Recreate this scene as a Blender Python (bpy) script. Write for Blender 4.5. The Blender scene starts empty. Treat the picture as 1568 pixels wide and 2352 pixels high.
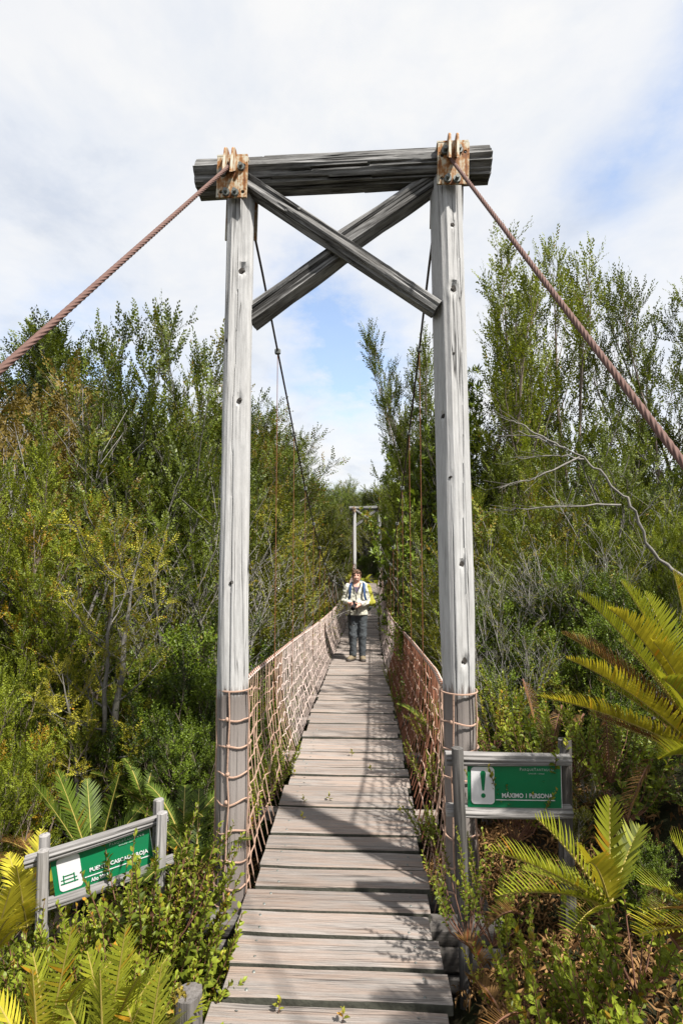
import bpy, math, random
import numpy as np
from mathutils import Vector, Matrix

# ------------------------------------------------------------------ camera
S = bpy.context.scene
COL = S.collection
F_PX = 1200.0                      # focal length for a picture 1568 wide
CAM = np.array([.139, 0.0, 1.78]); YAW = math.radians(2.53); PITCH = math.radians(4.48)
cd = bpy.data.cameras.new('camera'); cam = bpy.data.objects.new('view_camera', cd); COL.objects.link(cam)
cd.sensor_fit = 'HORIZONTAL'; cd.sensor_width = 24.0; cd.lens = 24.0 * F_PX / 1568
cd.clip_start = .05; cd.clip_end = 3000
cam.location = CAM; cam.rotation_euler = (math.pi / 2 + PITCH, 0, YAW)
S.camera = cam
S.cycles.max_bounces = 5; S.cycles.diffuse_bounces = 2; S.cycles.glossy_bounces = 2; S.cycles.transmission_bounces = 3

# ------------------------------------------------------------------ sky, sun, exposure
SUN_EL, SUN_AZ = math.radians(55), math.radians(50)       # azimuth: to the right of straight behind the camera
SUN_DIR = Vector((math.sin(SUN_AZ) * math.cos(SUN_EL), -math.cos(SUN_AZ) * math.cos(SUN_EL), math.sin(SUN_EL)))
sd = bpy.data.lights.new('sun', 'SUN'); sd.energy = 4.2; sd.angle = math.radians(1.8); sd.color = (1, .95, .87)
so = bpy.data.objects.new('sun', sd); COL.objects.link(so)
so.rotation_euler = (-SUN_DIR).to_track_quat('-Z', 'Y').to_euler()
S.view_settings.view_transform = 'Standard'; S.view_settings.look = 'None'
S.view_settings.gamma = 1; S.view_settings.exposure = 1.25; S.view_settings.use_curve_mapping = False

class NT:
    """tiny node-tree helper"""
    def __init__(s, tree): s.t = tree; tree.nodes.clear()
    def n(s, typ, ins=None, **kw):
        nd = s.t.nodes.new(typ)
        for k, v in kw.items(): setattr(nd, k, v)
        for k, v in (ins or {}).items(): s.set(nd, k, v)
        return nd
    def set(s, nd, k, v):
        sock = nd.inputs[k]
        if isinstance(v, bpy.types.NodeSocket): s.t.links.new(v, sock)
        elif isinstance(v, bpy.types.Node): s.t.links.new(v.outputs[0], sock)
        else:
            if hasattr(sock.default_value, '__len__') and len(sock.default_value) == 4 and len(v) == 3: v = (*v, 1)
            sock.default_value = v
    def ramp(s, fac, stops, interp='LINEAR'):
        nd = s.t.nodes.new('ShaderNodeValToRGB'); cr = nd.color_ramp; cr.interpolation = interp
        while len(cr.elements) < len(stops): cr.elements.new(.5)
        for e, (p, c) in zip(cr.elements, stops):
            e.position = p; e.color = (*c, 1) if hasattr(c, '__len__') else (c, c, c, 1)
        s.set(nd, 'Fac', fac); return nd.outputs['Color']
    def math(s, op, a, b=0.0, c=None, clamp=False):
        nd = s.n('ShaderNodeMath', operation=op, use_clamp=clamp); s.set(nd, 0, a); s.set(nd, 1, b)
        if c is not None: s.set(nd, 2, c)
        return nd.outputs[0]
    def mix(s, fac, a, b, mode='MIX'):
        nd = s.n('ShaderNodeMix', data_type='RGBA', blend_type=mode)
        s.set(nd, 0, fac); s.set(nd, 6, a); s.set(nd, 7, b); return nd.outputs[2]
    def noise(s, vec, scale, detail=4.0, rough=.55, w=None, dist=0.0):
        nd = s.n('ShaderNodeTexNoise', {'Scale': scale, 'Detail': detail, 'Roughness': rough, 'Distortion': dist})
        if w is not None: nd.noise_dimensions = '4D'; s.set(nd, 'W', w)
        s.set(nd, 'Vector', vec); return nd.outputs['Fac']

W = bpy.data.worlds.new('World'); S.world = W; W.use_nodes = True
t = NT(W.node_tree)
sky = t.n('ShaderNodeTexSky', sky_type='NISHITA', sun_disc=False, sun_elevation=SUN_EL, sun_rotation=math.pi - SUN_AZ, altitude=50)
bg1 = t.n('ShaderNodeBackground', {'Color': sky, 'Strength': .125})
tc = t.n('ShaderNodeTexCoord')
sep = t.n('ShaderNodeSeparateXYZ', {'Vector': tc.outputs['Generated']})
den = t.math('ADD', t.math('MAXIMUM', sep.outputs[2], 0.0), .22)
pv = t.n('ShaderNodeCombineXYZ', {0: t.math('DIVIDE', sep.outputs[0], den), 1: t.math('DIVIDE', sep.outputs[1], den), 2: 0.0})
n1 = t.noise(pv, 1.25, 7, .56, w=3.7, dist=.35)
n2 = t.noise(pv, 3.1, 6, .6, w=8.1)
HOLES = [(.47, .64, .61, .07, .85), (-.03, .93, .345, .085, 1.1), (-.10, .87, .48, .07, .7), (-.45, .84, .29, .11, .8), (.36, .73, .55, .05, .45)]
hole = 0.0
for (hx, hy, hz_, hr, hs) in HOLES:                # breaks in the cloud
    ln = math.sqrt(hx * hx + hy * hy + hz_ * hz_)
    dt = t.n('ShaderNodeVectorMath', {0: tc.outputs['Generated'], 1: (hx / ln, hy / ln, hz_ / ln)}, operation='DISTANCE')
    g = t.math('MULTIPLY', t.math('SUBTRACT', 1.0, t.math('DIVIDE', dt.outputs['Value'], hr * 1.9), clamp=True), hs * .34)
    hole = g if isinstance(hole, float) else t.math('ADD', hole, g)
n3 = t.noise(pv, 6.5, 6, .62, w=14.0)
cover = t.math('SUBTRACT', t.math('ADD', t.math('MULTIPLY', n1, .65), t.math('MULTIPLY', n2, .35)), t.math('MULTIPLY', hole, t.math('MULTIPLY_ADD', n3, 2.6, -.3)))
cf = t.ramp(cover, [(.20, .18), (.32, .58), (.42, .86), (.56, 1.0)])
shade = t.ramp(t.noise(pv, 2.8, 8, .62, w=21.3, dist=.3), [(.30, (.74, .79, .88)), (.45, (.91, .935, .975)), (.58, (1.0, 1.0, 1.0))])
bg2 = t.n('ShaderNodeBackground', {'Color': shade, 'Strength': .405})
ms = t.n('ShaderNodeMixShader', {0: cf, 1: bg1, 2: bg2})
t.n('ShaderNodeOutputWorld', {'Surface': ms})

# ------------------------------------------------------------------ geometry helpers
def _rot():
    a = math.pi / 2 + PITCH
    rx = np.array([[1, 0, 0], [0, math.cos(a), -math.sin(a)], [0, math.sin(a), math.cos(a)]])
    rz = np.array([[math.cos(YAW), -math.sin(YAW), 0], [math.sin(YAW), math.cos(YAW), 0], [0, 0, 1]])
    return rz @ rx
CR = _rot()
def P(px, py, Y):
    """the place in the world, at distance Y along the bridge, that a spot of the photograph shows"""
    d = CR @ np.array([(px - 784) / F_PX, (1176 - py) / F_PX, -1.0])
    return CAM + d * (Y / d[1])

def vnoise(p, seed=0):
    p = np.asarray(p, float); i = np.floor(p).astype(np.int64); f = p - i; f = f * f * (3 - 2 * f)
    def h(ix, iy, iz):
        n = (ix * 374761393 + iy * 668265263 + iz * 2147483647 + seed * 144665) & 0xffffffff
        n = ((n ^ (n >> 13)) * 1274126177) & 0xffffffff
        return ((n ^ (n >> 16)) & 0xffff) / 32767.5 - 1
    r = 0
    for a in (0, 1):
        for b in (0, 1):
            for c in (0, 1):
                w = (f[..., 0] if a else 1 - f[..., 0]) * (f[..., 1] if b else 1 - f[..., 1]) * (f[..., 2] if c else 1 - f[..., 2])
                r = r + w * h(i[..., 0] + a, i[..., 1] + b, i[..., 2] + c)
    return r
def fbm(p, seed=0, o=3):
    p = np.asarray(p, float); return sum(vnoise(p * 2 ** k, seed + k * 17) / 2 ** k for k in range(o))
def unit(v): v = np.asarray(v, float); return v / np.maximum(np.linalg.norm(v, axis=-1, keepdims=True), 1e-9)
def sstep(a, b, x): u = np.clip((np.asarray(x, float) - a) / (b - a), 0, 1); return u * u * (3 - 2 * u)

def mesh(name, parts, mats, smooth=False, sharp=None):
    """parts: (verts, faces(m,k), tint, material index)"""
    me = bpy.data.meshes.new(name)
    vs, fl, fs, mi, ti = [], [], [], [], []; off = 0
    for pt in parts:
        v, f = np.asarray(pt[0], float).reshape(-1, 3), np.asarray(pt[1], int)
        if len(f) == 0: continue
        tint = pt[2] if len(pt) > 2 else .5; m = pt[3] if len(pt) > 3 else 0
        vs.append(v); fl.append((f + off).ravel()); fs.append(np.full(len(f), f.shape[1])); off += len(v)
        mi.append(np.broadcast_to(np.asarray(m), (len(f),))); ti.append(np.broadcast_to(np.asarray(tint, float), (len(v),)))
    v = np.concatenate(vs); l = np.concatenate(fl); c = np.concatenate(fs)
    me.vertices.add(len(v)); me.vertices.foreach_set('co', v.astype(np.float32).ravel())
    me.loops.add(len(l)); me.loops.foreach_set('vertex_index', l.astype(np.int32))
    me.polygons.add(len(c)); st = np.concatenate([[0], np.cumsum(c)[:-1]])
    me.polygons.foreach_set('loop_start', st.astype(np.int32)); me.polygons.foreach_set('loop_total', c.astype(np.int32))
    for m in (mats if isinstance(mats, (list, tuple)) else [mats]): me.materials.append(m)
    me.polygons.foreach_set('material_index', np.concatenate(mi).astype(np.int32))
    me.polygons.foreach_set('use_smooth', np.full(len(c), bool(smooth)))
    a = me.attributes.new('tint', 'FLOAT', 'POINT'); a.data.foreach_set('value', np.concatenate(ti).astype(np.float32))
    me.update(calc_edges=True); me.validate()
    if smooth and sharp: me.set_sharp_from_angle(angle=math.radians(sharp))
    return me
def wmat(o):
    m = o.matrix_basis.copy()
    while o.parent: o = o.parent; m = o.matrix_basis @ m
    return m
def add(name, data, parent=None, loc=None, M=None, kind=None, label=None, cat=None, group=None):
    o = bpy.data.objects.new(name, data); COL.objects.link(o)
    if M is None: M = Matrix.Translation(Vector(loc if loc is not None else (0, 0, 0)))
    if parent: o.parent = parent; M = wmat(parent).inverted() @ M
    o.matrix_basis = M
    for k, v in (('kind', kind), ('label', label), ('category', cat), ('group', group)):
        if v: o[k] = v
    return o
def thing(name, loc, label, cat, group=None): return add(name, None, None, loc, label=label, cat=cat, group=group)
def part(name, parts, mats, parent, smooth=False, sharp=None, kind=None, label=None):
    """a mesh given in world coordinates, with its origin at its parent's origin"""
    o0 = np.array(wmat(parent).translation)
    return add(name, mesh(name, [(np.asarray(q[0], float).reshape(-1, 3) - o0, *q[1:]) for q in parts], mats, smooth, sharp), parent, o0, kind=kind, label=label)
def clone(o, parent=None, M=None):
    c = o.copy(); COL.objects.link(c); c.parent = parent
    if M is not None: c.matrix_basis = M
    for ch in o.children: clone(ch, c)
    return c

def box(c, s, R=None, bev=0.0):
    """box with cut edges: centre c, size s"""
    s = np.asarray(s, float) / 2
    if bev <= 0:
        v = np.array([[x, y, z] for x in (-1, 1) for y in (-1, 1) for z in (-1, 1)], float) * s
        f = np.array([[0, 1, 3, 2], [4, 6, 7, 5], [0, 4, 5, 1], [2, 3, 7, 6], [0, 2, 6, 4], [1, 5, 7, 3]])
        out = [(v, f)]
    else:
        a = s[0] - bev, s[1] - bev
        ring = [(-s[0], -a[1]), (-a[0], -s[1]), (a[0], -s[1]), (s[0], -a[1]), (s[0], a[1]), (a[0], s[1]), (-a[0], s[1]), (-s[0], a[1])]
        lv = [(-s[2], 1 - bev / max(s[0], s[1])), (-s[2] + bev, 1), (s[2] - bev, 1), (s[2], 1 - bev / max(s[0], s[1]))]
        v = np.array([[x * k, y * k, z] for z, k in lv for x, y in ring])
        f = [[i * 8 + j, i * 8 + (j + 1) % 8, i * 8 + 8 + (j + 1) % 8, i * 8 + 8 + j] for i in range(3) for j in range(8)]
        f += [[24 + 0, 24 + 1, 24 + 2, 24 + 3], [24 + 0, 24 + 3, 24 + 4, 24 + 7], [24 + 4, 24 + 5, 24 + 6, 24 + 7],
              [3, 2, 1, 0], [7, 4, 3, 0], [7, 6, 5, 4]]
        out = [(v, np.array(f))]
    v, f = out[0]
    if R is not None: v = v @ np.asarray(R).T
    return (v + np.asarray(c, float), f)
def merge(*ps):
    vs, fs, o = [], [], 0
    for v, f in ps: vs.append(v); fs.append(np.asarray(f) + o); o += len(v)
    return np.concatenate(vs), np.concatenate(fs)
def tube(pts, rad, n=6, caps=True, up=(0.13, .31, .94)):
    """one tube along a polyline"""
    p = np.asarray(pts, float); m = len(p); r = np.broadcast_to(np.asarray(rad, float), (m,))
    tg = unit(np.gradient(p, axis=0)); x = unit(np.cross(tg, up)); y = np.cross(tg, x)
    a = np.arange(n) * 2 * math.pi / n
    v = (p[:, None] + r[:, None, None] * (np.cos(a)[None, :, None] * x[:, None] + np.sin(a)[None, :, None] * y[:, None])).reshape(-1, 3)
    i, j = np.meshgrid(np.arange(m - 1), np.arange(n), indexing='ij'); j2 = (j + 1) % n
    f = np.stack([i * n + j, i * n + j2, (i + 1) * n + j2, (i + 1) * n + j], -1).reshape(-1, 4)
    if caps:
        v = np.concatenate([v, p[:1], p[-1:]]); k = m * n
        c = [[k, (q + 1) % n, q, q] for q in range(n)] + [[k + 1, (m - 1) * n + q, (m - 1) * n + (q + 1) % n, (m - 1) * n + (q + 1) % n] for q in range(n)]
        tri = np.array([[q[0], q[1], q[2]] for q in c])
        return v, f, tri
    return v, f
def tube_p(pts, rad, n=6, tint=.5, mi=0):
    v, f, tr = tube(pts, rad, n)
    m = len(f); return [(v, f, tint, mi), (v, tr, tint, mi)]
def lathe(prof, n=16):
    """(r, z) profile turned about z"""
    pr = np.asarray(prof, float); a = np.arange(n) * 2 * math.pi / n; m = len(pr)
    v = np.stack([pr[:, None, 0] * np.cos(a), pr[:, None, 0] * np.sin(a), np.broadcast_to(pr[:, None, 1], (m, n))], -1).reshape(-1, 3)
    i, j = np.meshgrid(np.arange(m - 1), np.arange(n), indexing='ij'); j2 = (j + 1) % n
    return v, np.stack([i * n + j, i * n + j2, (i + 1) * n + j2, (i + 1) * n + j], -1).reshape(-1, 4)
def bez(a, b, c, n=12):
    u = np.linspace(0, 1, n)[:, None]; a, b, c = map(lambda q: np.asarray(q, float), (a, b, c))
    return a * (1 - u) ** 2 + 2 * b * u * (1 - u) + c * u * u
def align(p0, p1, roll=0.0):
    """matrix that lays local +Z from p0 to p1"""
    d = Vector(p1) - Vector(p0); q = d.to_track_quat('Z', 'Y')
    return Matrix.Translation(Vector(p0)) @ q.to_matrix().to_4x4() @ Matrix.Rotation(roll, 4, 'Z')

# ------------------------------------------------------------------ materials
def mat(name):
    m = bpy.data.materials.new(name); m.use_nodes = True; return m, NT(m.node_tree)
def finish(t, bsdf): t.n('ShaderNodeOutputMaterial', {'Surface': bsdf})
def plain(name, col, rough=.6, metal=0.0, var=.12, scale=30, bump=.0, spec=.4):
    m, t = mat(name); tc = t.n('ShaderNodeTexCoord')
    n = t.noise(tc.outputs['Object'], scale, 4)
    c = t.mix(n, tuple(q * (1 - var) for q in col), tuple(min(1, q * (1 + var)) for q in col))
    b = t.n('ShaderNodeBsdfPrincipled', {'Base Color': c, 'Roughness': rough, 'Metallic': metal, 'Specular IOR Level': spec})
    if bump: t.set(b, 'Normal', t.n('ShaderNodeBump', {'Height': n, 'Strength': bump, 'Distance': .01}))
    finish(t, b); return m
def wood(name, light, dark, warm, axis=2, streak=1.0, crack=.5, patch=.4, stain=None, bump=.5, grain=1.0, crackw=.012, ring_stain=False, st1=.035, st2=.06, midw=.5):
    """weathered timber: grain and drying cracks run along the local axis"""
    m, t = mat(name); tc = t.n('ShaderNodeTexCoord'); oi = t.n('ShaderNodeObjectInfo')
    rnd = t.math('MULTIPLY', oi.outputs['Random'], 37.0)
    def st(k):
        s = [1.0, 1.0, 1.0]; s[axis] = k
        return t.n('ShaderNodeMapping', {'Vector': tc.outputs['Object'], 'Scale': s}).outputs[0]
    fine = t.noise(st(st1), 95 * grain, 4, .65, w=rnd)
    mid = t.noise(st(st2), 24 * grain, 6, .68, w=rnd, dist=.5)
    big = t.noise(st(.35), 5.5, 4, .6, w=rnd)
    ck = t.math('ABSOLUTE', t.math('SUBTRACT', t.noise(st(.03), 9 * grain, 3, .5, w=t.math('ADD', rnd, 5.0), dist=.25), .5))
    ckm = t.math('MULTIPLY', t.ramp(ck, [(0, 1.0), (crackw, 0.0)]), t.ramp(t.noise(st(.3), 7, 2, .5, w=rnd), [(.45, 0.0), (.6, 1.0)]))
    g = t.math('ADD', t.math('MULTIPLY', fine, 1 - midw), t.math('MULTIPLY', mid, midw))
    c = t.mix(t.ramp(g, [(.5 - .2 / streak, 1.0), (.5 + .16 / streak, 0.0)]), light, dark)
    c = t.mix(t.math('MULTIPLY', t.ramp(big, [(.42, 0.0), (.66, 1.0)]), patch), c, warm)
    c = t.mix(t.math('MULTIPLY', ckm, crack), c, (.012, .011, .010))
    kn = t.n('ShaderNodeTexVoronoi', {'Vector': st(.42), 'Scale': 6.5}, feature='F1', voronoi_dimensions='4D'); t.set(kn, 'W', rnd)
    km = t.ramp(kn.outputs['Distance'], [(.03, 1.0), (.11, 0.0)])
    c = t.mix(t.math('MULTIPLY', km, .45 * patch + .15), c, tuple(q * .32 for q in dark))
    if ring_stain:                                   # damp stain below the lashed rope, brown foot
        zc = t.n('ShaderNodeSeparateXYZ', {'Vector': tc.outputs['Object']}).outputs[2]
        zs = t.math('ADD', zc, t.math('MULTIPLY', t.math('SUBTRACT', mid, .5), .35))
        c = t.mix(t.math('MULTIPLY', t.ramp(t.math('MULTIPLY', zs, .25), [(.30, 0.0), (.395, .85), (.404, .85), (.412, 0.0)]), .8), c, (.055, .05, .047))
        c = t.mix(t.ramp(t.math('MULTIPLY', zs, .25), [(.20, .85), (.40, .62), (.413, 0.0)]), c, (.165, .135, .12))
    br = t.n('ShaderNodeHueSaturation', {'Color': c, 'Value': t.math('ADD', .80, t.math('MULTIPLY', oi.outputs['Random'], .36))})
    h = t.math('SUBTRACT', t.math('ADD', t.math('MULTIPLY', fine, .35), t.math('MULTIPLY', mid, .65)), t.math('MULTIPLY', ckm, 1.2))
    b = t.n('ShaderNodeBsdfPrincipled', {'Base Color': br, 'Roughness': .82, 'Specular IOR Level': .22,
            'Normal': t.n('ShaderNodeBump', {'Height': h, 'Strength': bump, 'Distance': .006})})
    finish(t, b); return m
def leaf(name, lo, hi, trans=.35, rough=.42, spec=.45, tcol=None):
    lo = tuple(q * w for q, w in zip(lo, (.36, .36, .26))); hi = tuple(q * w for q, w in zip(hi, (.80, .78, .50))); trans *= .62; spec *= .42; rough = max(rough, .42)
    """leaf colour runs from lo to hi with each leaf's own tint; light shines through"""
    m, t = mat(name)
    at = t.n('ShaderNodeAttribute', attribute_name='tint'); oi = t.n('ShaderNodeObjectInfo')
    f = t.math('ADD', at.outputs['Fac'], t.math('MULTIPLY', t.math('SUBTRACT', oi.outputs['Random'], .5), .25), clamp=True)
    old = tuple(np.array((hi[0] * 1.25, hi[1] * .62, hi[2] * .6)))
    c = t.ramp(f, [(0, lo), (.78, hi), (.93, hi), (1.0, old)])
    b = t.n('ShaderNodeBsdfPrincipled', {'Base Color': c, 'Roughness': rough, 'Specular IOR Level': spec})
    tr = t.n('ShaderNodeBsdfTranslucent', {'Color': t.mix(.55, c, tcol or (hi[0] * 1.7, hi[1] * 1.6, hi[2] * .8))})
    finish(t, t.n('ShaderNodeMixShader', {0: trans, 1: b, 2: tr})); return m

M = {}
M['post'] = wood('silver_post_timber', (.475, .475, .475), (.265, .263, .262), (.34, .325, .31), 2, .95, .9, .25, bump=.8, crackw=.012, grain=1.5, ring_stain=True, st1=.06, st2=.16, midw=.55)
M['plank'] = wood('weathered_plank', (.35, .315, .292), (.085, .077, .072), (.29, .21, .165), 0, 1.0, .9, .75, bump=.9, grain=1.2, st1=.07, st2=.22, midw=.6)
M['beam'] = wood('split_log', (.30, .298, .295), (.022, .021, .02), (.075, .07, .065), 2, 1.9, 1.0, .5, bump=1.0, grain=1.2, crackw=.035, st1=.05, st2=.12)
M['rail'] = wood('sign_log', (.33, .32, .315), (.085, .08, .077), (.20, .18, .165), 2, 1.2, .8, .3, bump=.8)
M['sill'] = wood('dark_sill_timber', (.16, .15, .145), (.045, .04, .037), (.10, .085, .07), 2, 1.2, .9, .4, bump=.9)
M['charred'] = wood('blackened_log', (.19, .18, .172), (.016, .015, .014), (.05, .045, .04), 2, 1.6, 1.0, .5, bump=1.0)
M['bark'] = wood('grey_bark', (.21, .195, .18), (.045, .04, .036), (.10, .10, .07), 2, 1.5, .6, .5, bump=1.0, grain=.6)
M['twig'] = plain('twig', (.16, .125, .10), .85, var=.5, scale=9)
M['redtwig'] = plain('red_twig', (.14, .065, .04), .7, var=.4, scale=12)
M['dead'] = plain('dead_wood', (.27, .255, .24), .9, var=.45, scale=14, bump=.4)
M['deadbranch'] = plain('lichened_dead_wood', (.165, .155, .14), .9, var=.5, scale=30, bump=.5)
M['bolt'] = plain('old_steel', (.16, .17, .16), .55, .6, var=.5, scale=90)
M['plankside'] = plain('dirty_sawn_edge', (.062, .062, .048), .95, var=.5, scale=40, bump=.5)
M['cable'] = plain('rusty_cable', (.12, .066, .054), .8, .1, var=.4, scale=60)
M['blackcable'] = plain('dark_cable', (.055, .04, .035), .7, .3, var=.4, scale=40)
M['hanger'] = plain('rust_wire', (.19, .075, .035), .8, .1, var=.3, scale=20)
M['rope'] = plain('faded_rope', (.335, .22, .165), .9, var=.25, scale=16, bump=.3)
M['ropepale'] = plain('bleached_rope', (.47, .38, .345), .9, var=.2, scale=16, bump=.3)
M['ropered'] = plain('rust_red_rope', (.20, .082, .047), .9, var=.3, scale=14, bump=.3)

def rust_plate():
    m, t = mat('rusting_painted_steel'); tc = t.n('ShaderNodeTexCoord')
    st = t.n('ShaderNodeMapping', {'Vector': tc.outputs['Object'], 'Scale': (1, 1, .16)}).outputs[0]
    a = t.noise(st, 34, 6, .65, w=2.0); b_ = t.noise(tc.outputs['Object'], 11, 6, .7, w=5.0)
    f = t.math('ADD', t.math('MULTIPLY', a, .55), t.math('MULTIPLY', b_, .45))
    c = t.ramp(f, [(.38, (.50, .485, .43)), (.475, (.46, .41, .31)), (.525, (.30, .135, .04)), (.59, (.135, .05, .02)), (.70, (.05, .025, .016))])
    bs = t.n('ShaderNodeBsdfPrincipled', {'Base Color': c, 'Roughness': .75, 'Specular IOR Level': .3,
             'Normal': t.n('ShaderNodeBump', {'Height': f, 'Strength': .3, 'Distance': .004})})
    finish(t, bs); return m
M['plate'] = rust_plate()

M['coigue'] = leaf('coigue_leaf', (.022, .048, .008), (.125, .165, .026), .3, .36, .5)
M['tepu'] = leaf('tepu_leaf', (.050, .085, .012), (.225, .275, .038), .38, .45, .4)
M['tepudark'] = leaf('tepu_dark_leaf', (.040, .070, .011), (.165, .210, .034), .34, .42, .4)
M['olive'] = leaf('olive_leaf', (.050, .065, .014), (.190, .205, .038), .34, .5, .3)
M['brownish'] = leaf('bronze_leaf', (.090, .070, .022), (.230, .170, .055), .34, .55, .3)
M['broad'] = leaf('broad_glossy_leaf', (.036, .080, .014), (.190, .270, .040), .35, .27, .55)
M['pinnate'] = leaf('yellow_pinnate_leaf', (.150, .175, .026), (.450, .420, .070), .4, .4, .4)
M['glossy'] = leaf('dark_glossy_leaf', (.030, .066, .011), (.140, .205, .026), .32, .28, .55)
M['shrub'] = leaf('shrub_leaf', (.060, .105, .016), (.260, .320, .048), .4, .3, .5)
M['shruby'] = leaf('shrub_shoot_leaf', (.150, .200, .028), (.420, .420, .070), .42, .33, .45)
M['fern'] = leaf('fern_frond', (.090, .130, .020), (.310, .340, .050), .45, .38, .4)
M['fernd'] = leaf('dark_fern_frond', (.030, .060, .014), (.110, .165, .034), .3, .5, .3)
M['ferny'] = leaf('yellow_fern_frond', (.220, .230, .030), (.520, .470, .070), .4, .45, .3)
M['fernb'] = leaf('browned_frond', (.080, .045, .022), (.210, .115, .055), .25, .6, .3)
M['farleaf'] = leaf('far_leaf', (.040, .068, .016), (.150, .185, .045), .3, .5, .3)
M['farlime'] = leaf('far_lime_leaf', (.055, .095, .020), (.190, .260, .060), .3, .5, .3)
M['litter'] = leaf('dry_litter', (.12, .06, .032), (.36, .22, .15), .15, .8, .2)

def soil():
    m, t = mat('dark_forest_soil'); tc = t.n('ShaderNodeTexCoord')
    a = t.noise(tc.outputs['Object'], 2.2, 6, .65); b_ = t.noise(tc.outputs['Object'], 26, 5, .7)
    c = t.mix(b_, (.010, .008, .006), (.042, .031, .022))
    c = t.mix(t.ramp(a, [(.42, 0.0), (.6, .75)]), c, (.026, .034, .010))
    bs = t.n('ShaderNodeBsdfPrincipled', {'Base Color': c, 'Roughness': .95, 'Specular IOR Level': .15,
             'Normal': t.n('ShaderNodeBump', {'Height': b_, 'Strength': 1.0, 'Distance': .04})})
    finish(t, bs); return m
M['soil'] = soil()

# ------------------------------------------------------------------ the ground
DZ_Y = [0, 4.2, 5.5, 6.8, 8.3, 9.9, 12, 14.5, 17, 20, 23, 26, 30]
DZ_Z = [0, 0, -.01, -.05, -.13, -.21, -.29, -.32, -.27, -.14, .04, .22, .24]
def dz(y): return np.interp(y, DZ_Y, DZ_Z)
def dcx(y): return .25 * sstep(9, 26, y)                      # the bridge swings a little to the right
YG, YF = 2.955, 26.0                                           # near and far gantry
def hz(x, y):
    x, y = np.asarray(x, float), np.asarray(y, float)
    ax = np.abs(x - dcx(y))
    z = -.42 - 3.9 * sstep(3.4, 9.5, y) + 4.2 * sstep(19, 25.6, y)
    z = z + .12 * np.maximum(y - 30, 0) * sstep(30, 50, y) - .055 * np.maximum(y - 75, 0)
    z = z + sstep(28, 60, y) * .05 * np.clip(-x - 2, 0, 60)
    lf = sstep(.5, 3.2, -x)
    z = z - lf * .55 * (1 - sstep(3.5, 8, y)) - .9 * sstep(3, 9, -x) * (1 - sstep(4, 10, y))
    rb = np.clip((x - .62) * .62, 0, 2.1) * (1 - .55 * sstep(4, 9, y)) + np.clip((x - 4) * .18, 0, 3)
    z = z + rb * sstep(-1.5, .6, y) + .27 * sstep(.40, .62, x) * (1 - sstep(2.45, 2.85, y)) * (1 - sstep(.9, 1.6, x))
    z = z + .30 * np.clip(ax - 4, 0, 18) * sstep(4, 9, y) * (1 - sstep(20, 27, y)) * .55
    z = z + .10 * fbm(np.stack([x * 1.3, y * 1.3, x * 0], -1), 5, 3) * sstep(.5, 1.2, ax)
    return z
def build_ground():
    u = np.linspace(-1, 1, 190); xs = np.sinh(u * 5.6) / math.sinh(5.6) * 420
    v = np.linspace(0, 1, 210); ys = -60 + 0 * v
    ys = np.concatenate([np.linspace(-200, -2, 24), np.linspace(-1.4, 9, 90), np.linspace(9.4, 32, 60), 32 + (np.linspace(0, 1, 41)[1:] ** 1.8) * 600])
    X, Y = np.meshgrid(xs, ys, indexing='ij'); Z = hz(X, Y)
    nx, ny = X.shape
    i, j = np.meshgrid(np.arange(nx - 1), np.arange(ny - 1), indexing='ij')
    f = np.stack([i * ny + j, (i + 1) * ny + j, (i + 1) * ny + j + 1, i * ny + j + 1], -1).reshape(-1, 4)
    add('ground', mesh('ground', [(np.stack([X, Y, Z], -1), f)], M['soil'], True), kind='structure')
build_ground()

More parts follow.
